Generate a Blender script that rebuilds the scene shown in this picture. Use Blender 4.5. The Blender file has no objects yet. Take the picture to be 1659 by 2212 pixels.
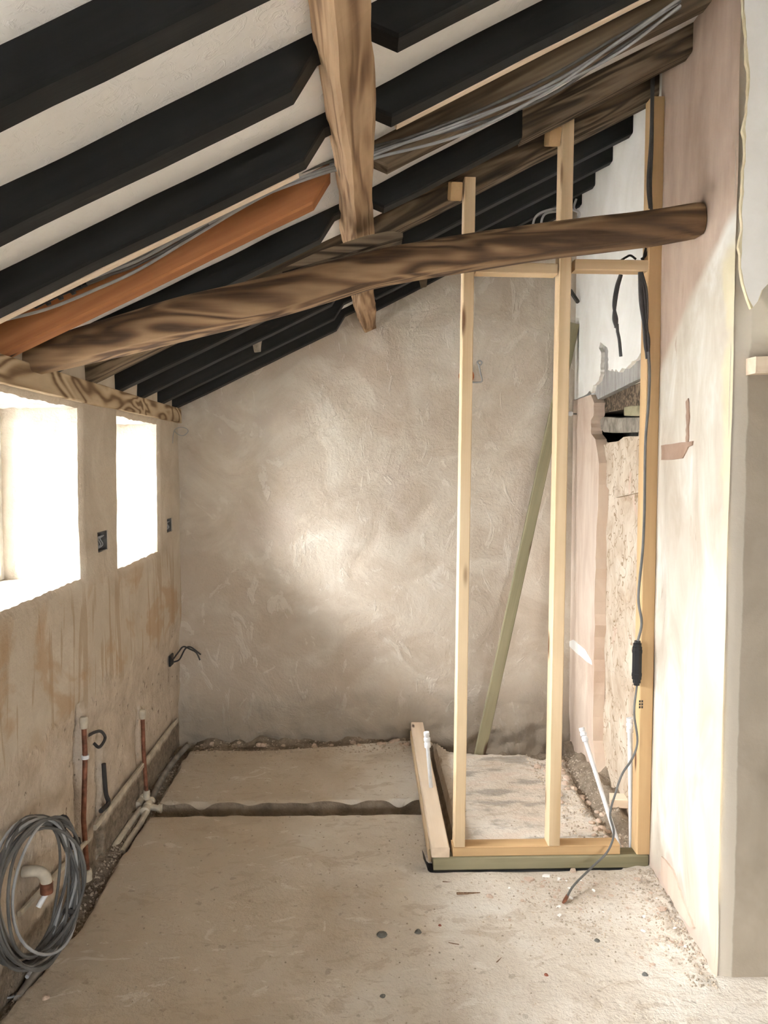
import bpy, bmesh, math, random
from mathutils import Vector, Matrix, noise
random.seed(7)
S = bpy.context.scene
COL = S.collection

# ------------------------------------------------------------------ camera
FPX, CX, CY, CAMH = 1700.0, 829.5, 1106.0, 1.5
YAW, PITCH = math.atan(.02794), math.atan(.0582)
FW = Vector((math.sin(YAW)*math.cos(PITCH), math.cos(YAW)*math.cos(PITCH), -math.sin(PITCH)))
RT = Vector((math.cos(YAW), -math.sin(YAW), 0))
UP = RT.cross(FW)
CAM = Vector((0, 0, CAMH))
cd = bpy.data.cameras.new('camera'); cam = bpy.data.objects.new('camera', cd); COL.objects.link(cam)
m = Matrix((RT, UP, -FW)).transposed().to_4x4(); m.translation = CAM; cam.matrix_world = m
cd.sensor_fit = 'VERTICAL'; cd.sensor_height = 36.0; cd.lens = FPX/2212*36.0
cd.clip_start = .02; cd.clip_end = 200
S.camera = cam

# ------------------------------------------------------------------ light
SKY = 15.0
w = bpy.data.worlds.new('overcast_sky'); S.world = w; w.use_nodes = True
w.node_tree.nodes['Background'].inputs[0].default_value = (.93, .97, 1.0, 1)
# standard overcast sky: luminance rises from the horizon to three times as much at the zenith
wn, wl_ = w.node_tree.nodes, w.node_tree.links
wt = wn.new('ShaderNodeTexCoord'); wx = wn.new('ShaderNodeSeparateXYZ'); wc = wn.new('ShaderNodeClamp'); wm = wn.new('ShaderNodeMath'); wm.operation = 'MULTIPLY_ADD'
wl_.new(wt.outputs['Generated'], wx.inputs[0]); wl_.new(wx.outputs[2], wc.inputs[0]); wl_.new(wc.outputs[0], wm.inputs[0])
wm.inputs[1].default_value = 2*SKY/3*1.5; wm.inputs[2].default_value = SKY/3*1.5
wl_.new(wm.outputs[0], wn['Background'].inputs[1])
# sun veiled by thin cloud: a wide soft glow standing to the left and behind the camera
sd = bpy.data.lights.new('veiled_sun', 'SUN'); sd.energy = 9.0; sd.angle = math.radians(66); sd.color = (1, .97, .94)
so = bpy.data.objects.new('veiled_sun', sd); COL.objects.link(so); so.location = (-6, -4, 6)
so.rotation_euler = Vector((.50, .84, -.72)).to_track_quat('-Z', 'Y').to_euler()
S.view_settings.view_transform = 'Standard'; S.view_settings.look = 'None'
S.view_settings.gamma = 1; S.view_settings.use_curve_mapping = False
S.view_settings.exposure = 2.45
S.cycles.max_bounces = 5; S.cycles.diffuse_bounces = 4; S.cycles.glossy_bounces = 2; S.cycles.transparent_max_bounces = 6
S.cycles.adaptive_threshold = .15
WINS = {'window_1': (1.98, 2.845, 1.095, 1.706), 'window_2': (3.262, 3.928, 1.075, 1.706), 'added_window_left': (0.80, 1.50, 1.05, 1.706)}  # the third window is out of view, added to light the near room
PANE_X = -1.295
FILL_REAR = (0.3, 1.4, 0.9, 2.0)  # opening of an unseen window, added and sized for fill light
def portal(name, loc, rot, sx, sy):
    l = bpy.data.lights.new(name, 'AREA'); l.shape = 'RECTANGLE'; l.size = sx; l.size_y = sy
    l.cycles.is_portal = True
    o = bpy.data.objects.new(name, l); COL.objects.link(o); o.location = loc; o.rotation_euler = rot
for n, (a, b, c, d) in WINS.items():
    portal('daylight_' + n, (PANE_X-.04, (a+b)/2, (c+d)/2), (0, -math.pi/2, 0), d-c, b-a)
portal('daylight_window_4', ((FILL_REAR[0]+FILL_REAR[1])/2, -3.63, (FILL_REAR[2]+FILL_REAR[3])/2), (math.pi/2, 0, 0), FILL_REAR[1]-FILL_REAR[0], FILL_REAR[3]-FILL_REAR[2])

# ------------------------------------------------------------------ measuring helpers (photo point -> point on a known plane)
def ray(x, y): return FW + RT*((x-CX)/FPX) - UP*((y-CY)/FPX)
def onZ(x, y, z=0.0): r = ray(x, y); return CAM + r*((z-CAMH)/r.z)
def onY(x, y, Y): r = ray(x, y); return CAM + r*(Y/r.y)
def onX(x, y, X): r = ray(x, y); return CAM + r*(X/r.x)
RWX, RWY, RWS = 1.029, 2.2, .066          # plane of the right-hand wall: x = RWX + RWS*(y-RWY)
def rwx(y): return RWX + RWS*(y-RWY)
def onR(x, y, off=0.0):                    # point on the right-hand wall, off = depth into the wall
    r = ray(x, y); t = (RWX + off - RWS*RWY)/(r.x - RWS*r.y); return CAM + r*t
BACK = 4.33
def lerp(a, b, t): return a + (b-a)*t
def interp(pts, v):
    if v <= pts[0][0]: return pts[0][1]
    for (a, b), (c, d) in zip(pts, pts[1:]):
        if v <= c: return b + (d-b)*(v-a)/(c-a)
    return pts[-1][1]
def nz(x, y, z=0.0, s=1.0): return noise.noise(Vector((x*s, y*s, z*s)))
def fbm(x, y, z=0.0, s=1.0): return noise.fractal(Vector((x*s, y*s, z*s)), 1.0, 2.0, 4)
def sm(a, b, v):
    t = min(1, max(0, (v-a)/(b-a))); return t*t*(3-2*t)

# ------------------------------------------------------------------ materials
SAT = .65
def lin(c):
    g = .3*c[0]+.55*c[1]+.15*c[2]; c = [min(255, max(0, g+(v-g)*SAT)) for v in c]
    return tuple(((v/255)/12.92 if v <= 10 else ((v/255+.055)/1.055)**2.4) for v in c) + (1,)
class NT:
    def __init__(s, name):
        s.m = bpy.data.materials.new(name); s.m.use_nodes = True
        s.t = s.m.node_tree; s.b = s.t.nodes['Principled BSDF']; s.L = s.t.links
        s.b.inputs['Specular IOR Level'].default_value = .25
    def n(s, typ, **k):
        o = s.t.nodes.new(typ)
        for a, v in k.items(): setattr(o, a, v)
        return o
    def set(s, sock, v):
        if hasattr(v, 'is_output') or isinstance(v, bpy.types.NodeSocket): s.L.new(v, sock)
        else: sock.default_value = v
    def coord(s, scale=(1, 1, 1), rnd=False):
        tc = s.n('ShaderNodeTexCoord'); mp = s.n('ShaderNodeMapping'); mp.inputs['Scale'].default_value = scale
        if rnd:
            oi = s.n('ShaderNodeObjectInfo'); vm = s.n('ShaderNodeVectorMath', operation='SCALE'); vm.inputs[0].default_value = (17, 9, 13)
            s.L.new(oi.outputs['Random'], vm.inputs['Scale'])
            ad = s.n('ShaderNodeVectorMath', operation='ADD'); s.L.new(tc.outputs['Object'], ad.inputs[0]); s.L.new(vm.outputs[0], ad.inputs[1])
            s.L.new(ad.outputs[0], mp.inputs[0])
        else: s.L.new(tc.outputs['Object'], mp.inputs[0])
        return mp.outputs[0]
    def noise(s, vec, scale, detail=5, rough=.55, dist=0):
        o = s.n('ShaderNodeTexNoise'); s.L.new(vec, o.inputs['Vector'])
        o.inputs['Scale'].default_value = scale; o.inputs['Detail'].default_value = min(detail, 4)
        o.inputs['Roughness'].default_value = rough; o.inputs['Distortion'].default_value = dist
        return o.outputs[0]
    def vor(s, vec, scale, feature='F1', rnd=1.0):
        o = s.n('ShaderNodeTexVoronoi', feature=feature); s.L.new(vec, o.inputs['Vector']); o.inputs['Scale'].default_value = scale
        o.inputs['Randomness'].default_value = rnd
        return o.outputs['Distance']
    def ramp(s, v, pts, interp='LINEAR'):
        o = s.n('ShaderNodeValToRGB'); s.L.new(v, o.inputs[0]); cr = o.color_ramp; cr.interpolation = interp
        while len(cr.elements) < len(pts): cr.elements.new(.5)
        for e, (p, c) in zip(cr.elements, pts):
            e.position = p; e.color = c if len(c) == 4 else lin(c)
        return o.outputs[0]
    def step(s, v, a, b, lo=0., hi=1.):
        o = s.n('ShaderNodeMapRange', interpolation_type='SMOOTHSTEP'); s.L.new(v, o.inputs[0])
        for i, k in zip((1, 2, 3, 4), (a, b, lo, hi)): o.inputs[i].default_value = k
        return o.outputs[0]
    def math(s, op, a, b=0., c=0.):
        o = s.n('ShaderNodeMath', operation=op)
        for i, v in enumerate((a, b, c)): s.set(o.inputs[i], v)
        return o.outputs[0]
    def mix(s, f, a, b, blend='MIX'):
        o = s.n('ShaderNodeMix', data_type='RGBA', blend_type=blend)
        s.set(o.inputs[0], f)
        s.set(o.inputs[6], lin(a) if isinstance(a, tuple) else a); s.set(o.inputs[7], lin(b) if isinstance(b, tuple) else b)
        return o.outputs[2]
    def xyz(s, vec):
        o = s.n('ShaderNodeSeparateXYZ'); s.L.new(vec, o.inputs[0]); return o.outputs
    def fin(s, col, rough=.9, bump=None, strength=.3, dist=.01):
        s.set(s.b.inputs['Base Color'], lin(col) if isinstance(col, tuple) else col)
        s.set(s.b.inputs['Roughness'], rough)
        if bump is not None:
            bp = s.n('ShaderNodeBump'); bp.inputs['Strength'].default_value = strength; bp.inputs['Distance'].default_value = dist
            s.L.new(bump, bp.inputs['Height']); s.L.new(bp.outputs[0], s.b.inputs['Normal'])
        return s.m

def plain(name, c, rough=.6, spec=.25, metal=0, var=.12, bscale=60, bs=.1):
    t = NT(name); v = t.coord(); k = t.noise(v, bscale, 3)
    d = tuple(max(0, x*(1-var)) for x in c); l = tuple(min(255, x*(1+var)) for x in c)
    col = t.ramp(k, [(.3, d), (.7, l)])
    t.b.inputs['Metallic'].default_value = metal
    r = t.fin(col, rough, k, bs, .002); t.b.inputs['Specular IOR Level'].default_value = spec
    return r

def wood(*a, **k_):
    global SAT
    o_ = SAT; SAT = .76; m_ = wood_(*a, **k_); SAT = o_; return m_
def wood_(name, dark, mid, light, k=22, sx=.7, syz=7, fib=.35, knots=0., rough=.75, bump=.25, knotcol=(90, 55, 30)):
    t = NT(name); v = t.coord((sx, syz, syz), True); n0 = t.noise(v, 1.0, 2, .5, .6)
    ph = t.math('SINE', t.math('MULTIPLY', n0, k)); ph = t.math('MULTIPLY_ADD', ph, .5, .5)
    fv = t.coord((3, 110, 110), True); fi = t.noise(fv, 1.0, 4, .6)
    g = t.math('ADD', t.math('MULTIPLY', ph, 1-fib), t.math('MULTIPLY', fi, fib))
    col = t.ramp(g, [(.1, dark), (.45, mid), (.9, light)])
    big = t.noise(t.coord((1.2, 4, 4), True), 2.5, 3)
    col = t.mix(t.step(big, .35, .75, 0, .35), col, dark)
    if knots:
        kv = t.coord((2.2, 9, 9), True); vo = t.vor(kv, 1.0)
        col = t.mix(t.step(vo, knots*.35, knots, 1, 0), col, knotcol)
    return t.fin(col, rough, g, bump, .003)

M = {}
M['pine'] = wood('sawn_pine', (196, 160, 112), (212, 178, 132), (226, 196, 152), k=16, sx=.35, fib=.5, knots=.16, bump=.12, knotcol=(120, 78, 44))
M['pine_warm'] = wood('warm_pine', (182, 138, 84), (198, 154, 98), (210, 168, 112), k=14, sx=.3, fib=.5, knots=.13, bump=.1, knotcol=(110, 66, 36))
M['pine_pale'] = wood('pale_pine', (206, 178, 146), (222, 194, 162), (234, 210, 180), k=14, sx=.3, fib=.5, knots=.1, bump=.1)
M['treated'] = wood('treated_softwood', (110, 102, 70), (138, 128, 92), (162, 150, 114), k=18, sx=.4, fib=.5, knots=.15, bump=.15, knotcol=(84, 56, 34))
M['old'] = wood('old_bare_timber', (44, 34, 25), (92, 74, 55), (150, 126, 98), k=34, sx=1.6, syz=16, fib=.5, knots=.1, bump=.5, rough=.9)
M['log'] = wood('weathered_log', (66, 44, 28), (122, 88, 56), (158, 122, 82), k=34, sx=1.5, syz=8, fib=.35, bump=.6, rough=.8)
M['purlin'] = wood('rough_hewn_pine', (112, 78, 48), (162, 122, 82), (196, 158, 114), k=34, sx=1.0, syz=14, fib=.4, knots=.13, bump=.5, rough=.85, knotcol=(84, 60, 38))
M['plate'] = wood('sandblasted_plate', (124, 92, 58), (190, 160, 118), (214, 188, 148), k=44, sx=2.2, syz=6, fib=.2, bump=.5, rough=.85)
M['orange'] = wood('stained_board', (160, 92, 44), (184, 112, 58), (202, 130, 74), k=10, sx=.3, fib=.4, knots=.1, bump=.1, knotcol=(50, 28, 18))
M['drift'] = wood('grey_brown_timber', (60, 46, 33), (108, 88, 66), (146, 124, 96), k=26, sx=1.2, syz=14, fib=.5, knots=.18, bump=.4, rough=.9, knotcol=(130, 62, 24))
def black_mat():
    t = NT('black_rafter_paint'); v = t.coord((2, 30, 30), True); k = t.noise(v, 1.2, 5); w_ = t.noise(t.coord((3, 14, 14), True), 1.5, 5, .7)
    col = t.ramp(k, [(.3, (15, 15, 16)), (.75, (30, 29, 29))]); col = t.mix(t.step(w_, .62, .8, 0, .45), col, (70, 60, 50))
    return t.fin(col, .6, k, .3, .003)
M['black'] = black_mat()

def ceiling_mat():
    t = NT('white_ceiling_plaster'); v = t.coord(); a = t.noise(v, 5, 4, .6); b = t.noise(v, 26, 4, .65, 1.5)
    col = t.ramp(a, [(.3, (240, 237, 232)), (.7, (249, 247, 244))])
    h = t.math('ADD', t.math('MULTIPLY', a, .6), t.step(b, .5, .75, 0, .35))
    return t.fin(col, .85, h, .45, .012)
M['ceiling'] = ceiling_mat()

def back_mat():
    t = NT('lime_plaster_back'); v = t.coord(); big = t.noise(v, 1.5, 3, .5, .8); mid = t.noise(v, 3.2, 7, .62, 1.2); fine = t.noise(v, 70, 5, .7)
    col = t.ramp(mid, [(.28, (187, 165, 139)), (.5, (201, 183, 159)), (.72, (213, 199, 178))])
    col = t.mix(t.step(big, .56, .63, 0, .55), col, (187, 163, 137))
    col = t.mix(t.step(big, .40, .34, 0, .45), col, (197, 176, 156))
    tr = t.noise(t.coord((1, 1, .6)), 4.5, 6, .6, 2.5)
    col = t.mix(t.step(tr, .58, .62, 0, .42), col, (220, 208, 189))
    col = t.mix(t.step(fine, .6, .75, 0, .25), col, (163, 143, 118))
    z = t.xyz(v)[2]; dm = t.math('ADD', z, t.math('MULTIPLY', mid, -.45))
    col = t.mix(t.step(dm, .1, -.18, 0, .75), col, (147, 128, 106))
    h = t.math('ADD', t.math('MULTIPLY', mid, 1.0), t.math('MULTIPLY', fine, .3))
    h = t.math('ADD', h, t.step(tr, .58, .66, 0, .13))
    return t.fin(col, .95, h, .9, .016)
M['back'] = back_mat()

def left_mat():
    t = NT('stained_plaster_left'); v = t.coord(); p = t.xyz(v); mid = t.noise(v, 4, 6, .6, .6); fine = t.noise(v, 60, 5, .7)
    col = t.ramp(mid, [(.3, (189, 169, 141)), (.55, (203, 185, 160)), (.75, (213, 199, 176))])
    st = t.noise(t.coord((1, 9, .9)), 1.6, 4, .5, 1.3); zb = t.math('MULTIPLY', t.step(p[2], .45, .7), t.step(p[2], 1.12, .98))
    col = t.mix(t.math('MULTIPLY', t.step(st, .55, .62), t.math('MULTIPLY', zb, .55)), col, (172, 133, 86))
    oc = t.noise(t.coord((1, 1.3, 1.6)), 2.2, 5, .6, .5)
    col = t.mix(t.math('MULTIPLY', t.step(oc, .5, .6), t.math('MULTIPLY', zb, .7)), col, (189, 147, 100))
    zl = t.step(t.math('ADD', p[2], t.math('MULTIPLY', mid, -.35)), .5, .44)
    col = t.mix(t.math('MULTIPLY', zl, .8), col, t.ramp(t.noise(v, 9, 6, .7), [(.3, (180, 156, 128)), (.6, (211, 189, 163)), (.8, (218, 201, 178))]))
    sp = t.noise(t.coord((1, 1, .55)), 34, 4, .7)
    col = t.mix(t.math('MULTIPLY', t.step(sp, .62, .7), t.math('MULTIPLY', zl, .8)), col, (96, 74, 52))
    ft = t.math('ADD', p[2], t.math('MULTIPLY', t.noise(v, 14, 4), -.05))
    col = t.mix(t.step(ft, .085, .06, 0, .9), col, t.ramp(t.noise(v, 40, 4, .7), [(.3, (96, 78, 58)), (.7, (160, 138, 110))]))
    h = t.math('ADD', t.math('MULTIPLY', mid, .8), t.math('MULTIPLY', fine, .25)); h = t.math('ADD', h, t.math('MULTIPLY', t.math('MULTIPLY', sp, zl), 1.0))
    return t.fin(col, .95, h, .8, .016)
M['left'] = left_mat()

def jamb_mat():
    t = NT('patchy_jamb_plaster'); v = t.coord(); p = t.xyz(v); mid = t.noise(t.coord((1, 1.4, .6)), 3.5, 6, .65, .8)
    col = t.ramp(mid, [(.3, (186, 166, 140)), (.5, (202, 188, 166)), (.68, (218, 212, 200))])
    # bare pink plaster above a slanting line, yellowed strip along the front edge
    sl = t.math('ADD', p[2], t.math('MULTIPLY', p[1], .62)); sl = t.math('ADD', sl, t.math('MULTIPLY', mid, .12))
    pk = t.ramp(t.noise(t.coord((1, 1.8, .55)), 4, 6, .65), [(.3, (176, 142, 116)), (.7, (202, 170, 144))])
    col = t.mix(t.step(sl, 3.62, 3.68), col, pk)
    ys = t.noise(t.coord((1, 1, .8)), 2.6, 4); ye = t.math('ADD', p[1], t.math('MULTIPLY', ys, -.34))
    col = t.mix(t.math('MULTIPLY', t.step(ye, 2.10, 2.06), t.step(sl, 3.6, 3.5, 0, .6)), col, (222, 202, 142))
    sm_ = t.noise(t.coord((1, 6, .8)), 5, 6, .7, .4)
    col = t.mix(t.step(sm_, .66, .72, 0, .5), col, (158, 112, 74))
    low = t.math('ADD', p[2], t.math('MULTIPLY', mid, -.5))
    col = t.mix(t.step(low, -.12, -.2, 0, .8), col, (196, 162, 140))
    sp = t.noise(v, 80, 3); col = t.mix(t.step(sp, .74, .8, 0, .6), col, (130, 108, 70))
    return t.fin(col, .8, t.math('ADD', mid, t.math('MULTIPLY', sp, .12)), .3, .01)
M['jamb'] = jamb_mat()

def front_mat():
    t = NT('bare_render_front'); v = t.coord(); p = t.xyz(v); mid = t.noise(v, 3.0, 6, .6, .6); fine = t.noise(v, 90, 4, .7)
    col = t.ramp(mid, [(.3, (150, 132, 108)), (.7, (172, 154, 130))])
    e = t.math('ADD', p[0], t.math('MULTIPLY', t.noise(v, 9, 4), .02))
    col = t.mix(t.step(e, 1.098, 1.092, 0, .8), col, (196, 182, 160))
    col = t.mix(t.step(e, 1.045, 1.040, 0, .8), col, (204, 176, 150))
    col = t.mix(t.step(t.math('ADD', p[2], t.math('MULTIPLY', mid, .2)), 1.9, 2.0, 0, .6), col, (192, 178, 152))
    return t.fin(col, .95, t.math('ADD', mid, t.math('MULTIPLY', fine, .25)), .35, .01)
M['front'] = front_mat()

def oldplaster_mat():
    t = NT('old_cracked_plaster'); v = t.coord(); mid = t.noise(v, 6, 4, .6, 1.0); f = t.noise(v, 3.5, 4, .5, 2.0)
    col = t.ramp(mid, [(.3, (182, 150, 116)), (.55, (202, 178, 148)), (.75, (214, 196, 170))])
    wv = t.n('ShaderNodeVectorMath', operation='ADD'); t.L.new(v, wv.inputs[0])
    nn = t.n('ShaderNodeTexNoise'); nn.inputs['Scale'].default_value = 7; t.L.new(v, nn.inputs['Vector']); t.L.new(nn.outputs[1], wv.inputs[1])
    mp = t.n('ShaderNodeMapping'); mp.inputs['Scale'].default_value = (1, 1, .5); t.L.new(wv.outputs[0], mp.inputs[0])
    vo = t.vor(mp.outputs[0], 5.5, 'DISTANCE_TO_EDGE')
    col = t.mix(t.math('MULTIPLY', t.step(vo, .05, .008), t.step(f, .40, .55)), col, (163, 128, 88))
    col = t.mix(t.step(f, .62, .7, 0, .6), col, (210, 165, 137))
    h = t.math('ADD', mid, t.math('MULTIPLY', t.step(vo, 0, .04), .5))
    return t.fin(col, .95, h, .5, .012)
M['oldplaster'] = oldplaster_mat()
def plast(name, c1, c2, sc=5, sx=(1, 1, 1), bs=.35, fine=60):
    t = NT(name); v = t.coord(sx); a = t.noise(v, sc, 6, .6, .6); b = t.noise(t.coord(), fine, 4, .7)
    return t.fin(t.ramp(a, [(.3, c1), (.7, c2)]), .93, t.math('ADD', a, t.math('MULTIPLY', b, .3)), bs, .01)
M['whitewall'] = plast('white_painted_plaster', (222, 216, 204), (236, 232, 224), 4, bs=.15)
M['greycoat'] = plast('grey_scratch_coat', (140, 134, 126), (176, 172, 166), 12, (3, 3, .5), .8)
M['pink'] = plast('pink_plaster', (196, 160, 132), (220, 194, 168), 4, (1, 1.5, .6))
M['barepatch'] = plast('bare_brown_plaster', (162, 120, 92), (182, 142, 114), 8)
M['void'] = plast('dark_masonry', (52, 46, 38), (84, 76, 64), 14, bs=1)  # dark brown lining of the cavity in the right wall
M['stone'] = plast('rubble_stone', (104, 92, 78), (168, 154, 132), 14, bs=.8)
M['frontwhite'] = plast('white_paint_flaking', (232, 226, 216), (242, 238, 232), 5, bs=.15)
M['yellowedge'] = plast('yellowed_paint_edge', (206, 184, 130), (222, 206, 160), 16)

def floor_mat(soil=False):
    t = NT('dug_soil' if soil else 'dusty_concrete'); v = t.coord(); a = t.noise(v, 2.2, 6, .6, .5); b = t.noise(v, 13, 6, .65); c = t.noise(v, 75, 4, .7)
    if soil:
        col = t.ramp(b, [(.3, (120, 100, 76)), (.6, (160, 137, 110)), (.8, (183, 163, 137))])
        return t.fin(col, 1, t.math('ADD', b, t.math('MULTIPLY', c, .6)), 1.0, .02)
    col = t.ramp(a, [(.28, (194, 174, 149)), (.5, (210, 194, 172)), (.72, (218, 208, 192))])
    col = t.mix(t.step(b, .57, .72, 0, .5), col, (178, 154, 126))
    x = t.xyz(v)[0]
    col = t.mix(t.step(t.math('ADD', x, t.math('MULTIPLY', a, .5)), .35, -.15, 0, .6), col, (181, 156, 122))  # sandy dust, with the shade left of the window light painted in
    sp = t.noise(v, 42, 4, .75); col = t.mix(t.step(sp, .66, .72, 0, .55), col, (128, 108, 86))
    dk = t.noise(t.coord((1.4, 3, 1)), 3.0, 5, .6)
    y = t.xyz(v)[1]; far = t.math('MULTIPLY', t.step(y, 2.9, 3.0), t.step(x, .4, .5))
    col = t.mix(t.math('MULTIPLY', far, t.step(dk, .5, .62, 0, .6)), col, (132, 120, 106))
    col = t.mix(t.math('MULTIPLY', far, t.step(dk, .48, .38, 0, .5)), col, (215, 183, 156))
    d = t.noise(v, 24, 3, .5); col = t.mix(t.step(d, .66, .70, 0, .35), col, (128, 106, 82))
    e_ = t.noise(t.coord((1, 1.8, 1)), 6, 6, .7, 1.0); col = t.mix(t.step(e_, .56, .62, 0, .4), col, (176, 150, 118))
    col = t.mix(t.step(e_, .40, .34, 0, .4), col, (226, 216, 200))
    return t.fin(col, .97, t.math('ADD', b, t.math('MULTIPLY', c, .45)), .8, .014)
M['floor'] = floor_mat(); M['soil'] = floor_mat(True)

M['copper'] = plain('dull_copper', (150, 84, 56), .5, .4, .6, .25, 30)
M['cream_plastic'] = plain('dusty_cream_plastic', (196, 182, 156), .6, .3, 0, .12, 20)
M['white_plastic'] = plain('white_plastic', (226, 228, 232), .4, .4, 0, .04, 30, .03)
M['grey_pipe'] = plain('dusty_grey_pipe', (140, 130, 118), .7, .25, 0, .2, 14)
M['grey_cable'] = plain('grey_cable_sheath', (96, 94, 90), .6, .3, 0, .18, 12)
M['pale_cable'] = plain('pale_grey_cable', (158, 158, 158), .55, .3, 0, .1, 12)
M['dark_cable'] = plain('dark_grey_cable', (62, 58, 56), .6, .3, 0, .15, 12)
M['black_plastic'] = plain('black_plastic', (22, 22, 23), .45, .4, 0, .2, 30)
M['dpc'] = plain('black_membrane', (40, 40, 42), .5, .4, 0, .2, 14)
M['galv'] = plain('galvanised_steel', (92, 88, 82), .5, .5, .5, .25, 30)
M['orange_plastic'] = plain('orange_plastic', (214, 104, 36), .5, .4, 0, .06, 20)
M['ink'] = plain('stamp_ink', (60, 56, 54), .8, .1, 0, .1, 20)
M['pebble'] = plain('dark_pebble', (104, 102, 94), .9, .2, 0, .3, 40, .4)
M['chip'] = plain('pink_plaster_chip', (196, 164, 138), .95, .1, 0, .18, 25, .3)
M['chipw'] = plain('white_plaster_chip', (236, 232, 226), .9, .1, 0, .04, 25, .2)
M['chipr'] = plain('red_brick_crumb', (164, 82, 56), .95, .1, 0, .18, 25, .3)
M['grit'] = plain('fine_grit', (176, 154, 128), .95, .1, 0, .18, 25, .3)
M['twig'] = plain('wood_splinter', (130, 96, 66), .9, .1, 0, .25, 25, .3)
M['paint_white'] = plain('white_window_paint', (226, 222, 212), .5, .3, 0, .05, 30)
M['ground_out'] = plast('pale_paving', (140, 138, 134), (162, 160, 156), 20)
def glass():
    t = NT('window_glass'); tr = t.n('ShaderNodeBsdfTransparent'); gl = t.n('ShaderNodeBsdfGlossy'); gl.inputs['Roughness'].default_value = .02
    fr = t.n('ShaderNodeFresnel'); fr.inputs[0].default_value = 1.45; mx = t.n('ShaderNodeMixShader')
    t.L.new(fr.outputs[0], mx.inputs[0]); t.L.new(tr.outputs[0], mx.inputs[1]); t.L.new(gl.outputs[0], mx.inputs[2])
    t.L.new(mx.outputs[0], t.t.nodes['Material Output'].inputs[0]); return t.m
M['glass'] = glass()

# ------------------------------------------------------------------ object helpers
def tag(o, label=None, cat=None, group=None, kind=None):
    if label: o['label'] = label
    if cat: o['category'] = cat
    if group: o['group'] = group
    if kind: o['kind'] = kind
    return o
def empty(name, loc):
    o = bpy.data.objects.new(name, None); COL.objects.link(o); o.location = loc; o.empty_display_size = .05; return o
def mesh(name, vs, fs, mat, parent=None, smooth=False, origin=None, mats=None, mi=None):
    me = bpy.data.meshes.new(name)
    org = Vector(origin) if origin is not None else Vector((0, 0, 0))
    me.from_pydata([tuple(Vector(v)-org) for v in vs], [], fs)
    for k in (mats or [mat]): me.materials.append(M[k])
    if mi: me.polygons.foreach_set('material_index', mi)
    if smooth: me.polygons.foreach_set('use_smooth', [True]*len(fs))
    me.update()
    bm = bmesh.new(); bm.from_mesh(me); bmesh.ops.recalc_face_normals(bm, faces=bm.faces); bm.to_mesh(me); bm.free()
    if smooth: me.set_sharp_from_angle(angle=math.radians(38))
    o = bpy.data.objects.new(name, me); COL.objects.link(o); o.location = org
    if parent is not None:
        o.parent = parent; o.matrix_parent_inverse = Matrix.Translation(parent.location).inverted() if parent.rotation_euler.to_quaternion().angle < 1e-6 else parent.matrix_world.inverted()
    return o
def frame(p0, p1, up=(0, 0, 1)):
    x = (p1-p0).normalized(); u = Vector(up); y = u.cross(x).normalized(); z = x.cross(y); return x, y, z
def beam(name, p0, p1, w, h, mat, parent=None, up=(0, 0, 1), n=1, amp=0., ch=.003, prof=None, smooth=False):
    """sawn timber from p0 to p1 (centre line); local x runs along the grain so that the grain follows it"""
    p0 = Vector(p0); p1 = Vector(p1); x, y, z = frame(p0, p1, up); L = (p1-p0).length
    vs, fs = [], []
    base = [(-w/2+ch, -h/2), (w/2-ch, -h/2), (w/2, -h/2+ch), (w/2, h/2-ch), (w/2-ch, h/2), (-w/2+ch, h/2), (-w/2, h/2-ch), (-w/2, -h/2+ch)]
    k = len(base); sd = random.random()*50
    for i in range(n+1):
        t = i/n
        sc = prof(t) if prof else (1, 1, 0, 0)
        for j, (a, b) in enumerate(base):
            ja = nz(t*L*3, j*.9, sd)*amp + nz(t*L*11, j*1.7, sd+9)*amp*.5; jb = nz(t*L*3, j*.9, sd+5)*amp + nz(t*L*11, j*1.7, sd+19)*amp*.5
            vs.append(Vector((t*L, a*sc[0]+sc[2]+ja, b*sc[1]+sc[3]+jb)))
    for i in range(n):
        for j in range(k):
            a = i*k+j; b = i*k+(j+1) % k; fs.append((a, b, b+k, a+k))
    fs.append(tuple(range(k))[::-1]); fs.append(tuple(range(n*k, n*k+k)))
    o = mesh(name, vs, fs, mat, smooth=smooth)
    mw = Matrix((x, y, z)).transposed().to_4x4(); mw.translation = p0; o.matrix_world = mw
    if parent is not None: o.parent = parent; o.matrix_parent_inverse = Matrix.Translation(parent.location).inverted()
    return o
def catmull(ps, n):
    ps = [Vector(p) for p in ps]; q = [ps[0]*2-ps[1]] + ps + [ps[-1]*2-ps[-2]]; out = []
    for i in range(1, len(q)-2):
        for s in range(n):
            t = s/n; a, b, c, d = q[i-1:i+3]
            out.append(.5*((2*b) + (c-a)*t + (2*a-5*b+4*c-d)*t*t + (3*b-a-3*c+d)*t**3))
    out.append(ps[-1]); return out
def tube_geo(path, r, k=8, cap=True):
    path = [Vector(p) for p in path]; vs, fs = [], []; N = len(path); rr = r if isinstance(r, (list, tuple)) else [r]*N
    t0 = (path[1]-path[0]).normalized(); u = t0.orthogonal().normalized()
    for i, p in enumerate(path):
        t = (path[min(i+1, N-1)]-path[max(i-1, 0)])
        t = t.normalized() if t.length > 1e-9 else t0
        u = (u - t*u.dot(t)); u = u.normalized() if u.length > 1e-6 else t.orthogonal().normalized(); v = t.cross(u)
        for j in range(k):
            a = 2*math.pi*j/k; vs.append(p + (u*math.cos(a)+v*math.sin(a))*rr[i])
    for i in range(N-1):
        for j in range(k):
            a = i*k+j; b = i*k+(j+1) % k; fs.append((a, b, b+k, a+k))
    if cap: fs.append(tuple(range(k))[::-1]); fs.append(tuple(range((N-1)*k, N*k)))
    return vs, fs
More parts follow.
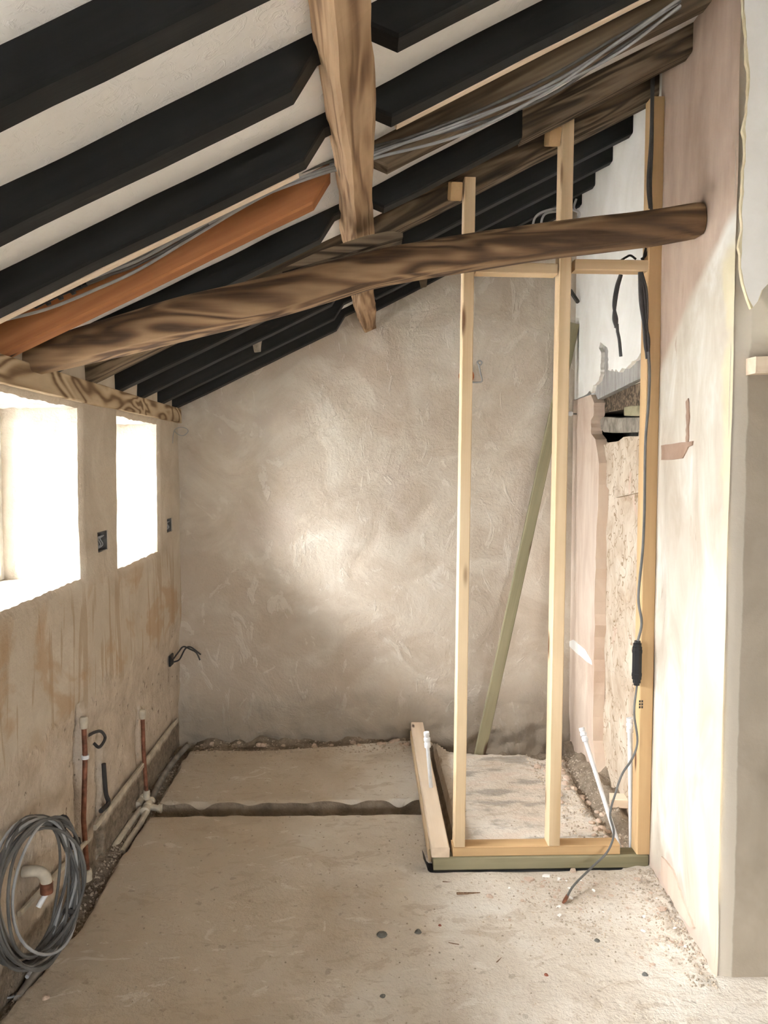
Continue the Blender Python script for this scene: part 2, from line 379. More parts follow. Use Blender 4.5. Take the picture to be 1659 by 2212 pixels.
def tube(name, path, r, mat, parent=None, k=8, sub=0, origin=None):
    if sub: path = catmull(path, sub)
    if isinstance(r, (list, tuple)) and len(r) != len(path): r = [interp([(i/(len(r)-1), v) for i, v in enumerate(r)], i/(len(path)-1)) for i in range(len(path))]
    vs, fs = tube_geo(path, r, k)
    return mesh(name, vs, fs, mat, parent, True, origin=origin if origin is not None else (parent.location if parent else path[0]))
def join(parts):
    V, F = [], []
    for vs, fs in parts:
        o = len(V); V += list(vs); F += [tuple(i+o for i in f) for f in fs]
    return V, F
def boxgeo(a, b):
    (x0, y0, z0), (x1, y1, z1) = a, b
    return [(x0, y0, z0), (x1, y0, z0), (x1, y1, z0), (x0, y1, z0), (x0, y0, z1), (x1, y0, z1), (x1, y1, z1), (x0, y1, z1)], \
        [(3, 2, 1, 0), (4, 5, 6, 7), (0, 1, 5, 4), (1, 2, 6, 5), (2, 3, 7, 6), (3, 0, 4, 7)]
def slab(name, outline, nrm, thick, mat, parent=None, depth_noise=0.):
    """ragged sheet: outline (list of points on a plane) with real thickness along nrm"""
    nrm = Vector(nrm); n = len(outline); vs = [Vector(p) for p in outline] + [Vector(p)+nrm*thick for p in outline]
    fs = [tuple(range(n)), tuple(range(2*n-1, n-1, -1))] + [(i, i+n, (i+1) % n+n, (i+1) % n) for i in range(n)]
    return mesh(name, vs, fs, mat, parent)
def rag(pts, amp, step):
    out = []
    for a, b in zip(pts, pts[1:]):
        L = math.hypot(b[0]-a[0], b[1]-a[1]); k = max(1, int(L/step))
        for i in range(k):
            t = i/k; j = amp if i else amp*.4
            out.append((lerp(a[0], b[0], t)+random.uniform(-j, j), lerp(a[1], b[1], t)+random.uniform(-j, j)))
    out.append(pts[-1]); return out
def lines(a, b, fine, extra=()):
    n = max(1, round((b-a)/fine)); s = [lerp(a, b, i/n) for i in range(n+1)]
    for e in extra:
        if a-1e-6 <= e <= b+1e-6:
            s = [v for v in s if abs(v-e) > fine*.35 or v in extra]; s.append(e)
    return sorted(set(s))
def grid(us, vs_, pos, holes=(), matf=None):
    V = [pos(u, v) for u in us for v in vs_]; nv = len(vs_); F = []; MI = []
    for i in range(len(us)-1):
        for j in range(nv-1):
            cu = (us[i]+us[i+1])/2; cv = (vs_[j]+vs_[j+1])/2
            if any(a < cu < b and c < cv < d for a, b, c, d in holes): continue
            F.append((i*nv+j, (i+1)*nv+j, (i+1)*nv+j+1, i*nv+j+1))
            MI.append(matf(cu, cv) if matf else 0)
    return V, F, MI

# ================================================================== ROOF GEOMETRY
def zb(x): return 2.287 + (.487*x if x < 0 else .51*x)      # underside of the rafters
RD = .086                                                     # rafter depth below the plaster
def zceil(x, y): return zb(x) + RD + .006*nz(x, y, 3, 1.7) + .004*nz(x, y, 8, 6)
V, F, _ = grid(lines(-1.25, 2.95, .04), lines(-3.7, 1, .1)+lines(1.04, 4.55, .04), lambda x, y: Vector((x, y, zceil(x, y))))
tag(mesh('ceiling', V, F, 'ceiling', smooth=True), kind='structure')

# ================================================================== LEFT WALL with window reveals and recessed boxes
LX = -1.0
b1 = onX(212, 1150, LX); b1b = onX(235, 1187, LX); BOX1 = (b1.y, b1b.y, b1b.z, b1.z)
b2 = onX(361, 1121, LX); b2b = onX(373, 1147, LX); BOX2 = (b2.y, b2b.y, b2b.z, b2.z)
cp1a, cp1b = onX(180, 1545, LX+.01), onX(190, 1825, LX+.01)
cp2a, cp2b = onX(308, 1535, LX+.01), onX(316, 1675, LX+.01)
ch3a, ch3b = onX(222, 1665, LX), onX(230, 1740, LX)
CHASE = [(cp1a.y, .030, -.2, cp1a.z+.03, .03), (cp2a.y, .018, .1, cp2a.z+.02, .012), (ch3a.y-.01, .035, -.1, ch3a.z+.14, .025)]
HOLES = list(WINS.values()) + [BOX1, BOX2]
def edge_jit(y, z, s): return .006*nz(y*9, z*9, s) + .0035*nz(y*30, z*30, s+4)
def lwall(y, z):
    d = .006*fbm(y, z, 1, 2.2)
    rough = sm(.62, .5, z + .12*nz(y*2.5, z, 7))
    d -= rough*.012; d += rough*(.008*fbm(y, z, 5, 9))
    for c, hw, z0, z1, dep in CHASE:
        if z0 < z < z1 + .02: 
            e = hw*(1+.35*nz(z*14, c, 3)); d -= dep*sm(e+.008, e-.004, abs(y-c))*sm(z1+.02, z1-.01, z)
    dy = dz = 0.
    for i, (a, b, c, e) in enumerate(HOLES):
        if a-.05 < y < b+.05 and c-.05 < z < e+.05:
            dd = max(max(a-y, y-b, 0), max(c-z, z-e, 0))
            if i < 3:
                q = max(0, 1-dd/.03); d -= .014*q*q; f = max(0, 1-dd/.05)
                dy += edge_jit(y, z, 2+i)*f*(1 if z > c+.02 else .4); dz += edge_jit(y, z, 12+i)*f*(1 if y < b else .4)
    return Vector((LX+d, y+dy, z+dz))
ey = [v for h in HOLES for v in h[:2]] + [c[0]+s*c[1] for c in CHASE for s in (-1, 1)]; ez = [v for h in HOLES for v in h[2:]]
us = lines(-3.6, .75, .06, ey) + lines(.76, 4.36, .011, ey); zs = lines(-.12, 1.96, .012, ez)
V, F, _ = grid(us, zs, lwall, HOLES)
for i, (a, b, c, d) in enumerate(HOLES):
    dep = .30 if i < 3 else .04
    fine = .02 if i != 2 else .03
    yy = [v for v in us if a-1e-6 <= v <= b+1e-6]; zz = [v for v in zs if c-1e-6 <= v <= d+1e-6]
    loop = [(y, c) for y in yy] + [(b, z) for z in zz[1:]] + [(y, d) for y in yy[::-1][1:]] + [(a, z) for z in zz[::-1][1:-1]]
    n = max(2, int(dep/fine)); o = len(V); k = len(loop)
    for s in range(n+1):
        t = s/n
        for (y, z) in loop:
            p = lwall(y, z); r = .007*fbm(y+t, z+t*2, 3, 6)*(1 if 0 < s else 0)*(i < 3)
            q = Vector((lerp(p.x, LX-dep, t), p.y, p.z))
            if z == c or z == d: q.z += r
            else: q.y += r
            V.append(q)
    for s in range(n):
        for j in range(k): F.append((o+s*k+j, o+s*k+(j+1) % k, o+(s+1)*k+(j+1) % k, o+(s+1)*k+j))
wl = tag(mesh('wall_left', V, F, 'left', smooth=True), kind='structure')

# window frames in the reveals
for wi, (n, (a, b, c, d)) in enumerate(WINS.items()):
    e = empty(n, (PANE_X, (a+b)/2, c)); tag(e, kind='structure')
    x0, x1 = PANE_X-.035, PANE_X+.010
    for nm, A, B in (('frame_side', (x0, a-.02, c), (x1, a+.03, d)), ('frame_side', (x0, b-.03, c), (x1, b+.02, d)),
                     ('frame_head', (x0, a+.03, d-.018), (x1, b-.03, d+.02)), ('frame_sill', (x0, a+.03, c-.02), (x1, b-.03, c+.018))):
        v, f = boxgeo(A, B); mesh(nm, v, f, 'paint_white', e)
    v, f = boxgeo((PANE_X-.014, a+.03, c+.018), (PANE_X-.010, b-.03, d-.018)); mesh('pane', v, f, 'glass', e)

# ================================================================== BACK WALL
def bwall(x, z): 
    low = sm(.16, .02, z + .05*nz(x*3, 0, 2))
    return Vector((x, BACK + .010*fbm(x, z, 2, 1.6) + .003*fbm(x, z, 9, 9) - low*.03*(1+fbm(x, z, 4, 8)), z))
V, F, _ = grid(lines(-1.06, 1.3, .014), lines(-.15, 3.15, .014), bwall)
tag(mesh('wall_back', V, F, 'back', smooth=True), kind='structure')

# ================================================================== RIGHT WALL: jamb, corner, wall facing the room
def jwall(y, z): 
    p = Vector((rwx(y) + .006*fbm(y, z, 3, 1.8) - .012*sm(2.5, 2.8, z)*0, y, z))
    q = max(0, 1-(y-2.2)/.03); p.x += .010*q*q
    return p
V, F, _ = grid(lines(2.2, 2.86, .015), lines(-.1, 3.2, .02), jwall)
tag(mesh('wall_right', V, F, 'jamb', smooth=True), kind='structure')
cs = [onY(x, y, 2.16) for x, y in ((1556, 735), (1575, 745), (1595, 765), (1622, 776), (1659, 774))]
CURVE = [(p.x, p.z) for p in cs] + [(2.0, cs[-1].z)]
def fwall(x, z):
    zc = interp(CURVE, x); up = sm(-.012, .05, z-zc)*sm(1.05, 1.16, x)
    q = max(0, 1-(x-1.035)/.03); 
    return Vector((x, 2.2 + .006*fbm(x, z, 6, 2) - .055*up + .010*q*q, z))
V, F, _ = grid([1.037]+lines(1.045, 1.6, .012)+lines(1.65, 2.95, .08), lines(-.1, 3.85, .016), fwall)
tag(mesh('wall_front', V, F, 'front', smooth=True), kind='structure')
px = rag([(1604, -30), (1612, 40), (1617, 130), (1620, 190), (1612, 260), (1611, 330), (1606, 400), (1604, 480), (1601, 560), (1606, 610), (1618, 645), (1628, 664), (1638, 650), (1646, 628), (1664, 608)], 2.0, 16)
wp = [onY(x, y, 2.14) for x, y in px] + [Vector((1.75, 2.14, onY(1664, 608, 2.14).z+.03)), Vector((1.75, 2.14, 3.05)), Vector((onY(1604, -30, 2.14).x, 2.14, 3.05))]
wf = bpy.data.objects['wall_front']
slab('paint_layer', wp, (0, 1, 0), .012, 'frontwhite', wf)
yo, yi = [], []
for i, (x, y) in enumerate(px):
    d = 1.5 + 5*max(0, .3+nz(y*.02, 3, 1)*1.6); yo.append(onY(x-d, y+d*.8, 2.1405)); yi.append(onY(x+3, y-3, 2.1405))
k = len(px); vs = yo + yi + [p+Vector((0, .012, 0)) for p in yo+yi]; fs = []
for i in range(k-1): fs += [(i, i+1, k+i+1, k+i), (2*k+i, 3*k+i, 3*k+i+1, 2*k+i+1), (i, 2*k+i, 2*k+i+1, i+1), (k+i, k+i+1, 3*k+i+1, 3*k+i)]
fs += [(0, k, 3*k, 2*k), (k-1, 3*k-1, 4*k-1, 2*k-1)]
mesh('paint_edge', vs, fs, 'yellowedge', wf)
# bare patches and smears on the jamb
wj = bpy.data.objects['wall_right']
for nm, pts, mt in (('plaster_patch', [(1428, 962), (1460, 957), (1495, 953), (1494, 962), (1486, 965), (1480, 978), (1474, 990), (1450, 993), (1428, 994)], 'barepatch'),
                    ('plaster_patch', [(1428, 1850), (1436, 1858), (1452, 1880), (1462, 1905), (1474, 1945), (1498, 2004), (1490, 2004), (1462, 1965), (1440, 1925), (1426, 1888)], 'pink'),
                    ('plaster_smear', [(1481, 868), (1486, 860), (1488, 890), (1486, 930), (1485, 956), (1481, 956), (1482, 910)], 'barepatch')):
    slab(nm, [onR(x, y, -.0045) for x, y in rag(pts + pts[:1], .9, 9)[:-1]], Vector((1, -RWS, 0)).normalized(), .012, mt, wj)
# enclosing walls of the room behind the camera
V, F, _ = grid(lines(-1.02, 2.95, .1, FILL_REAR[:2]), lines(-.1, 3.9, .1, FILL_REAR[2:]), lambda x, z: Vector((x, -3.5, z)), [FILL_REAR])
tag(mesh('wall_rear', V, F, 'back'), kind='structure')
V, F, _ = grid(lines(-3.55, 2.3, .2), lines(-.1, 3.9, .2), lambda y, z: Vector((2.9, y, z)))
tag(mesh('wall_side', V, F, 'back'), kind='structure')
e = tag(empty('window_4', ((FILL_REAR[0]+FILL_REAR[1])/2, -3.54, FILL_REAR[2])), kind='structure')  # added window behind the camera, there to brighten the room
a, b, c, d = FILL_REAR
for nm, A, B in (('frame_side', (a-.02, -3.58, c), (a+.05, -3.5, d)), ('frame_side', (b-.05, -3.58, c), (b+.02, -3.5, d)), ('frame_head', (a+.05, -3.58, d-.05), (b-.05, -3.5, d+.02)), ('frame_sill', (a+.05, -3.58, c-.02), (b-.05, -3.5, c+.05))):
    v, f = boxgeo(A, B); mesh(nm, v, f, 'paint_white', e)
v, f = boxgeo((a+.05, -3.542, c+.05), (b-.05, -3.538, d-.05)); mesh('pane', v, f, 'glass', e)
# pale ground outside
V = [(-30, -30, -.25), (30, -30, -.25), (30, 30, -.25), (-30, 30, -.25)]
tag(mesh('ground', V, [(0, 1, 2, 3)], 'ground_out'), kind='structure')

# ---------------------------------------------------------------- far right wall behind the stud frame (old plaster with a broken opening)
ca, cb = onR(1283, 960, .05), onR(1398, 822, .05)
CAV = (cb.y, ca.y, ca.z, cb.z)
def rwall(y, z): return Vector((rwx(y) + .045 + .008*fbm(y, z, 3, 3) + .004*fbm(y, z, 7, 12) + .05*sm(.5, .1, z)*(.3+abs(nz(y*4, z*4, 1)))*sm(3.9, 3.6, y)*0, y, z))
V, F, _ = grid(lines(2.82, 4.36, .014, CAV[:2]), lines(-.15, 3.2, .016, CAV[2:]), rwall, [CAV])
n0 = len(V)
loop = [(CAV[0], CAV[2]), (CAV[1], CAV[2]), (CAV[1], CAV[3]), (CAV[0], CAV[3])]
for t in (0, .14):
    for (y, z) in loop: V.append(Vector((rwx(y)+.045+t, y, z)))
MI = [0]*len(F)
for j in range(4): F.append((n0+j, n0+(j+1) % 4, n0+4+(j+1) % 4, n0+4+j)); MI.append(1)
F.append((n0+4, n0+5, n0+6, n0+7)); MI.append(1)
wr = tag(mesh('wall_alcove', V, F, None, smooth=True, mats=['oldplaster', 'void'], mi=MI), kind='structure')
def c7(x, y): return (1200+x/5.027, 560+y/5.027)
NR = Vector((1, -RWS, 0)).normalized()
edge = rag([c7(*q) for q in ((238, 1512), (300, 1490), (345, 1465), (370, 1430), (390, 1452), (408, 1372), (432, 1362), (470, 1318), (490, 1250), (494, 1010), (470, 962), (486, 900), (522, 928), (560, 960), (574, 1000), (570, 1200), (600, 1215), (615, 1190), (640, 1222), (655, 1195), (690, 1230), (722, 1182), (762, 1190), (832, 1110), (882, 1090), (932, 1002), (968, 1000), (1003, 1062), (1040, 1085))], 1.0, 5)
o = [onR(x, y) for x, y in edge]
top = [Vector((rwx(2.83), 2.83, o[-1].z)), Vector((rwx(2.83), 2.83, 3.0)), Vector((rwx(4.33), 4.33, 3.0)), Vector((rwx(4.33), 4.33, o[0].z))]
slab('white_plaster', o + top, NR, .05, 'whitewall', wr)
g = [c7(*q) for q in ((385, 1470), (392, 1515), (430, 1537), (520, 1490), (600, 1450), (700, 1402), (800, 1350), (900, 1306), (985, 1272), (1060, 1250), (1060, 985), (900, 960), (700, 1130), (600, 1150), (600, 900), (460, 870), (450, 1300), (400, 1340))]
slab('grey_coat', [onR(x, y, .018) for x, y in g], NR, .03, 'greycoat', wr)
pk = rag([c7(232, 1522), c7(300, 1500), c7(385, 1470), c7(420, 1560), c7(412, 1700), c7(385, 1750), c7(388, 1900), c7(432, 1955)], .8, 6) + \
    rag([(1294, 1000), (1292, 1092), (1288, 1180), (1285, 1276), (1284, 1400), (1283, 1500), (1281, 1600), (1286, 1650), (1290, 1690)], 1.2, 22)
pk3 = [onR(x, y, -.006) for x, y in pk]
pk3 += [Vector((rwx(4.33)-.006, 4.33, -.06)), Vector((rwx(4.33)-.006, 4.33, pk3[0].z))]
slab('pink_plaster', pk3, NR, .054, 'pink', wr)
# ragged lower lip of the broken opening
lip = rag([c7(388, 1905), c7(430, 1955), c7(480, 1985), c7(520, 2015), c7(580, 2000), c7(640, 2000), c7(700, 1960), c7(740, 1930), c7(800, 1925), c7(898, 1920), c7(905, 1855), c7(960, 1860), c7(1050, 1870)], .8, 6)
slab('broken_plaster', [onR(x, y, .03) for x, y in lip] + [onR(x, y, .03) for x, y in ((1408, 1000), (1396, 1060), (1330, 1075), (1292, 1030))], NR, .04, 'oldplaster', wr)
# diagonal white smear on the pink plaster and dark scrape
slab('paint_smear', [onR(x, y, -.009) for x, y in rag([(1230, 1385), (1238, 1382), (1262, 1402), (1277, 1428), (1278, 1436), (1268, 1430), (1240, 1406), (1230, 1396), (1230, 1385)], .5, 6)[:-1]], NR, .006, 'whitewall', wr)

# things in the broken opening
def rbeam(name, pts, off, thick, mat, label, cat):
    q = [onR(x, y, off) for x, y in pts]; n = len(q); c = sum(q, Vector())/n
    vs = q + [p+NR*thick for p in q]
    o = mesh(name, vs, [tuple(range(n)), tuple(range(2*n-1, n-1, -1))] + [(i, i+n, (i+1) % n+n, (i+1) % n) for i in range(n)], mat, origin=(c.x, c.y, min(p.z for p in q)))
    bv = o.modifiers.new('bevel', 'BEVEL'); bv.width = .004; bv.segments = 2
    return tag(o, label, cat)
rbeam('lintel_timber', [c7(*q) for q in ((412, 1560), (600, 1462), (800, 1365), (985, 1280), (1060, 1250), (1060, 1552), (975, 1576), (880, 1590), (740, 1632), (580, 1660), (420, 1705))], .05, .10, 'old', 'dark old timber lintel exposed in the broken right wall', 'lintel')
rbeam('packing_block', [c7(*q) for q in ((740, 1605), (812, 1590), (1050, 1580), (1050, 1700), (810, 1705), (740, 1700))], .035, .09, 'treated', 'small green treated packing block under the exposed lintel', 'block')
sv = rag([c7(*q) for q in ((480, 1740), (520, 1712), (700, 1722), (860, 1715), (1050, 1712), (1050, 1868), (880, 1880), (700, 1885), (520, 1880), (485, 1840), (480, 1740))], .7, 8)[:-1]
rbeam('wall_stone', sv, .04, .1, 'stone', 'rough grey stone bedded in the hole below the lintel', 'stone')

# ================================================================== FLOOR
chan = sorted([(p.y, p.x) for p in (onZ(x, y) for x, y in ((412, 1612), (394, 1643), (367, 1690), (342, 1730), (333, 1760), (303, 1790), (265, 1842), (228, 1906), (182, 1989), (115, 2068), (62, 2130), (0, 2200)))])
rub = sorted([(p.y, p.x) for p in (onZ(x, y) for x, y in ((1190, 1600), (1215, 1640), (1240, 1700), (1275, 1750), (1312, 1800), (1335, 1835)))])
backedge = [(-1.0, 4.10), (-.5, 4.10), (-.1, 4.16), (.1, 4.22), (.36, 4.26), (.40, 4.20), (.46, 4.06), (.62, 4.02), (.85, 4.0), (.92, 3.93), (1.03, 4.05), (1.3, 4.1)]
TR0, TR1 = 3.318, 3.452
def fz(x, y):
    z = .005*fbm(x, y, 0, 2.0) + .0025*fbm(x, y, 5, 9)
    if y > 1.5 and x < -.5:
        xe = interp(chan, y) + .012*nz(y*9, 1, 3)
        k = sm(xe+.012, xe-.02, x); z -= k*(.048 + .010*fbm(x, y, 3, 9)); z += .02*sm(-.95, -1.0, x)*k*(1+nz(x*9, y*9))
    if TR0 - .02 < y < TR1+.02 and -.92 < x < .30:
        j0 = TR0 + .004*nz(x*12, 0, 1); j1 = TR1 + .006*nz(x*9, 4, 1)
        k = sm(j0-.004, j0+.004, y)*sm(j1+.006, j1-.006, y)*sm(.30, .27, x); z -= k*(.075 + .016*fbm(x, y, 2, 12))
    if y > 3.8 and x < 1.1:
        ye_ = interp(backedge, x) + .012*nz(x*14, 2, 5)
        right = sm(.36, .42, x); k = sm(ye_-.01, ye_+.02, y); z += k*(lerp(-.028, -.11, right) + .022*fbm(x, y, 4, 12)) 
        z += lerp(.03, .0, right)*sm(4.24, 4.33, y)*(.6+.8*nz(x*11, y*11, 2))
    if y > 2.86 and x > .7 and x < 1.3:
        xe = interp(rub, y) + .02*nz(y*10, 2, 2); k = sm(xe-.02, xe+.04, x); z -= k*(.045 + .03*fbm(x, y, 6, 10))
        z += .10*sm(1.0, 1.12, x)*sm(2.95, 3.3, y)*sm(4.1, 3.8, y)*(.8+.7*nz(x*8, y*8, 3))
    if 2.9 < y < 4.3 and .3 < x < .46:
        k = sm(.325, .335, x)*sm(.40+.012*nz(y*8, 1, 1), .375, x)*sm(4.25, 4.1, y)*sm(2.9, 3.0, y); z -= k*.08
    if 1.9 < y < 2.95 and x > .8:                                        # dirt along the foot of the jamb
        z += .02*sm(.16, .02, abs(rwx(y)-x))*sm(2.1, 2.3, y)*(.6+nz(x*18, y*18, 5))
    return z
def fmat(x, y):
    s = 0
    if y > 1.5 and x < -.5 and x < interp(chan, y)-.004: s = 1
    if TR0-.001 < y < TR1+.006 and -.92 < x < .285: s = 1
    if y > 3.8 and x < 1.1 and y > interp(backedge, x)+.004: s = 1
    if y > 2.86 and x > .7 and x > interp(rub, y)+.01: s = 1
    if 2.95 < y < 4.2 and .338 < x < .385: s = 1
    return s
xs = lines(-1.03, 1.2, .0115) + lines(1.28, 2.95, .12); ys = lines(-3.6, 1.7, .12) + lines(1.72, 4.37, .0115, (TR0-.003, TR0+.003, TR1-.004, TR1+.004))
V, F, MI = grid(xs, ys, lambda x, y: Vector((x, y, fz(x, y))), matf=fmat)
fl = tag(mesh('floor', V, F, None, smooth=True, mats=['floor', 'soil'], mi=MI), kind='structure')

# ================================================================== TIMBERS OF THE ROOF
# wall plate over the windows
n = 24
pl = beam('wall_plate', (LX-.075, 1.2, 1.761), (LX-.075, BACK, 1.772), .19, .078, 'plate', n=n, amp=.004)
tag(pl, 'sandblasted timber wall plate with bold grain above the left windows', 'beam')

def rafter(name, y0, wd, mat, x0=-1.12, x1=2.9, notch=True, parent=None, zoff=0., xa=None, xb=None, origin=True, seed=0, ends=None):
    xs = lines(x0, x1, .08)
    cols = []
    nl = (-.135, -.088, .015, .072)
    if notch: xs = sorted([x for x in xs if not nl[0]-.03 < x < nl[3]+.03] + [v for v in nl if x0 < v < x1])
    ny = Matrix.Rotation(math.atan(.5), 4, 'Y')
    for x in xs:
        b = zb(x) + zoff + .004*nz(x*2.3, seed, 1) + .002*nz(x*9, seed, 2)
        if notch and nl[0] < x < nl[3]: b += .052
        cols.append((x, b, zb(x)+RD+.02))
    org = Vector((x0, y0, zb(x0))); sl = math.atan(.498)
    rot = Matrix.Rotation(-sl, 4, 'Y'); inv = rot.inverted()
    vs, fs = [], []; c = .006
    for x, b, t in cols:
        jy = .003*nz(x*2, seed, 5); y1 = y0+wd
        for (y, z) in ((y0+jy, t), (y0+jy, b+c), (y0+jy+c, b), (y1+jy-c, b), (y1+jy, b+c), (y1+jy, t)):
            vs.append(inv @ (Vector((x, y, z))-org))
    k = 6
    for i in range(len(cols)-1):
        for j in range(k): a = i*k+j; bb = i*k+(j+1) % k; fs.append((a, bb, bb+k, a+k))
    fs.append(tuple(range(k))[::-1]); fs.append(tuple(range((len(cols)-1)*k, len(cols)*k)))
    o = mesh(name, vs, fs, mat); mw = rot.copy(); mw.translation = org; o.matrix_world = mw
    if parent is not None: o.parent = parent; o.matrix_parent_inverse = Matrix.Translation(parent.location).inverted()
    return o
W = .066
def rlab(o, l): return tag(o, l, 'rafter', 'roof rafters')
rlab(rafter('rafter', 1.205, W, 'black', seed=1), 'black painted rafter crossing the top left corner, nearest of all')
rlab(rafter('rafter', 1.56, W, 'black', seed=2), 'black rafter second from the top, notched well left of the purlin')
rlab(rafter('rafter', 1.905, W, 'black', seed=3), 'black rafter just above the grey cables, third from the top')
r4 = empty('rafter', (-1.1, 2.215, zb(-1.1))); rlab(r4, 'unpainted rafter with orange stained lower length behind the grey cables')
rafter('lower_length', 2.215, W, 'orange', x1=-.02, parent=r4, seed=4)['label'] = 'orange stained lower length'
rafter('upper_length', 2.215, W, 'drift', x0=-.02, x1=.965, parent=r4, seed=5)['label'] = 'grey brown bare upper length with rusty patches'
r5 = empty('rafter', (-1.1, 2.56, zb(-1.1))); rlab(r5, 'rafter black below and bare brown at its upper right end')
x5 = onY(1128, 300, 2.56).x
rafter('lower_length', 2.56, W, 'black', x1=x5, parent=r5, seed=6)['label'] = 'black painted lower length'
rafter('upper_length', 2.556, W+.008, 'old', x0=x5, x1=1.12, notch=False, parent=r5, zoff=-.006, seed=7)['label'] = 'bare brown upper length'
rlab(rafter('rafter', 2.895, .085, 'old', x1=1.12, seed=8), 'bare brown rafter that carries the heads of both studs')
rlab(rafter('rafter', 3.235, W, 'black', x1=1.16, seed=9), 'black rafter just behind the bare brown one, highest against the white wall')
rlab(rafter('rafter', 3.56, W, 'black', x1=1.18, seed=10), 'black rafter third from the back wall')
rlab(rafter('rafter', 3.90, W, 'black', x1=1.2, seed=11), 'black rafter second from the back wall')
rlab(rafter('rafter', 4.205, W, 'black', x1=1.22, seed=12), 'black rafter running along the plastered back wall')
# pale batten under the third rafter's bay
def roofline(x, y, dz): return Vector((x, y, zb(x)+dz))
for nm, xa, xb, lb in (('batten', -1.0, -.16, 'pale sawn batten fixed behind the third rafter, left of the purlin'), ('batten', .08, 1.0, 'pale sawn batten fixed behind the third rafter, right of the purlin')):
    tag(beam(nm, roofline(xa, 1.985, .016), roofline(xb, 1.985, .016), .028, .03, 'pine_pale'), lb, 'batten')

# purlin, tilted with the roof slope
sl = math.atan(.498); pn = Vector((math.sin(sl), 0, -math.cos(sl)))       # outward normal of its underside
pd = Vector((math.cos(sl), 0, math.sin(sl)))
def pc(x, y): return Vector((x, y, 2.22)) + pd*.036 - pn*.055
pu = beam('purlin', pc(-.070, .2), pc(.012, 4.36), .072, .115, 'purlin', up=-pn, n=70, amp=.007, ch=.006, prof=lambda t: (1+.10*math.sin(t*23), 1, .004*math.sin(t*11), 0))
tag(pu, 'rough hewn pine purlin running overhead to the back wall', 'beam')

# the round tie beam
lp = [(-1.06, 1.80, .050), (-.95, 1.828, .057), (-.811, 1.865, .064), (-.533, 1.939, .072), (-.254, 2.006, .069), (.026, 2.086, .061), (.167, 2.115, .061), (.307, 2.138, .061), (.589, 2.181, .060), (.872, 2.220, .060), (1.015, 2.246, .060), (1.038, 2.249, .058)]
path = catmull([Vector((x, 2.42 if x < .7 else lerp(2.42, 2.44, (x-.7)/.3), z)) for x, z, r in lp], 8)
rads = [interp([(a[0], a[2]) for a in lp], p.x) for p in path]
vs, fs = [], []; K = 28; N = len(path)
for i, p in enumerate(path):
    t = (path[min(i+1, N-1)]-path[max(i-1, 0)]).normalized(); yv = Vector((0, 1, 0)); u = yv.cross(t).normalized()
    for j in range(K):
        a = 2*math.pi*j/K; r = rads[i]*(1 + .05*nz(p.x*2.2, math.cos(a)*1.2, math.sin(a)*1.2) + .02*nz(p.x*9, math.cos(a)*3, math.sin(a)*3))
        cy, cz = math.cos(a), math.sin(a)
        # flattened underside with a long shake
        if cz*-1 > .72: r *= .72/(-cz)*1.02 if -cz > .75 else 1
        sh = abs(math.atan2(math.sin(a-math.radians(232)), math.cos(a-math.radians(232))))
        if sh < .12 and -.8 < p.x < 1.0: r *= .90
        vs.append(p + (-yv*-cy)*r + u*-1*0 + Vector((0, 0, 1))*cz*r)
for i in range(N-1):
    for j in range(K): a = i*K+j; b = i*K+(j+1) % K; fs.append((a, b, b+K, a+K))
fs.append(tuple(range(K))[::-1]); fs.append(tuple(range((N-1)*K, N*K)))
tag(mesh('tie_beam', vs, fs, 'log', smooth=True, origin=(-1.0, 2.42, 1.75)), 'long round weathered log spanning the room as tie beam', 'beam')
# packing board between tie beam and purlin
wa, wb = onY(610, 600, 2.40), onY(858, 520, 2.46)
wv = [(.0, 0), (.14, .028), (.28, .042), (.34, .036), (.36, .02)]
A = Vector((-.24, 2.47, 2.085)); Bd = Vector((.36, 0, .105)).normalized()
vs, fs = [], []
for t, h in ((0, .010), (.12, .03), (.26, .036), (.34, .03), (.38, .012)):
    c_ = A + Bd*t
    for y in (-.05, .05):
        vs += [c_+Vector((0, y, 0)), c_+Vector((0, y, h))]
for i in range(4):
    o4 = i*4
    fs += [(o4, o4+4, o4+5, o4+1), (o4+2, o4+3, o4+7, o4+6), (o4+1, o4+5, o4+7, o4+3), (o4, o4+2, o4+6, o4+4)]
fs += [(0, 1, 3, 2), (16, 18, 19, 17)]
tag(mesh('packing_wedge', vs, fs, 'old', origin=A), 'dark tapered packing wedge between the round log and the purlin', 'wedge')

# stub of timber under the plaster bulge at the right edge
q0 = onY(1622, 790, 2.17)
lt = beam('lintel_stub', (q0.x, 2.20, q0.z), (1.62, 2.20, q0.z+.018), .12, .048, 'pine_pale', n=6, amp=.003, ch=.005)
tag(lt, 'pale lintel timber end under the plaster bulge at right edge', 'lintel')

# ================================================================== STUD FRAME
FY = 2.822                         # front face of the frame
Z1, Z2 = .056, .094
tag(beam('treated_sill', (.262, FY+.032, .030), (1.064, FY+.032, .030), .063, .052, 'treated', ch=.006), 'green treated sill timber lying on the floor under the stud frame', 'timber')
sf = tag(empty('stud_frame', (.66, FY+.03, Z1)), 'pale softwood stud frame with two studs and a wall post', 'stud frame')
xl = onY(977, 1840, FY).x; xr = onY(1340, 1840, FY).x
beam('bottom_plate', (xl+.002, FY+.0335, .075), (xr, FY+.0335, .075), .061, .037, 'pine_warm', sf)
def stud(x0, y0, x1, y1, nm, mat, wdt=.040, dep=.063):
    p0 = onY(x0, y0, FY); p1 = onY(x1, y1, FY)
    a_ = Vector((p0.x, FY+dep/2+.001, Z2)); b_ = Vector((p1.x, FY+dep/2+.001, p1.z))
    return beam(nm, a_, b_, dep, wdt, mat, sf, up=(1, 0, 0), n=3, amp=.0008)
stud(993, 1828, 1016, 382, 'stud', 'pine')
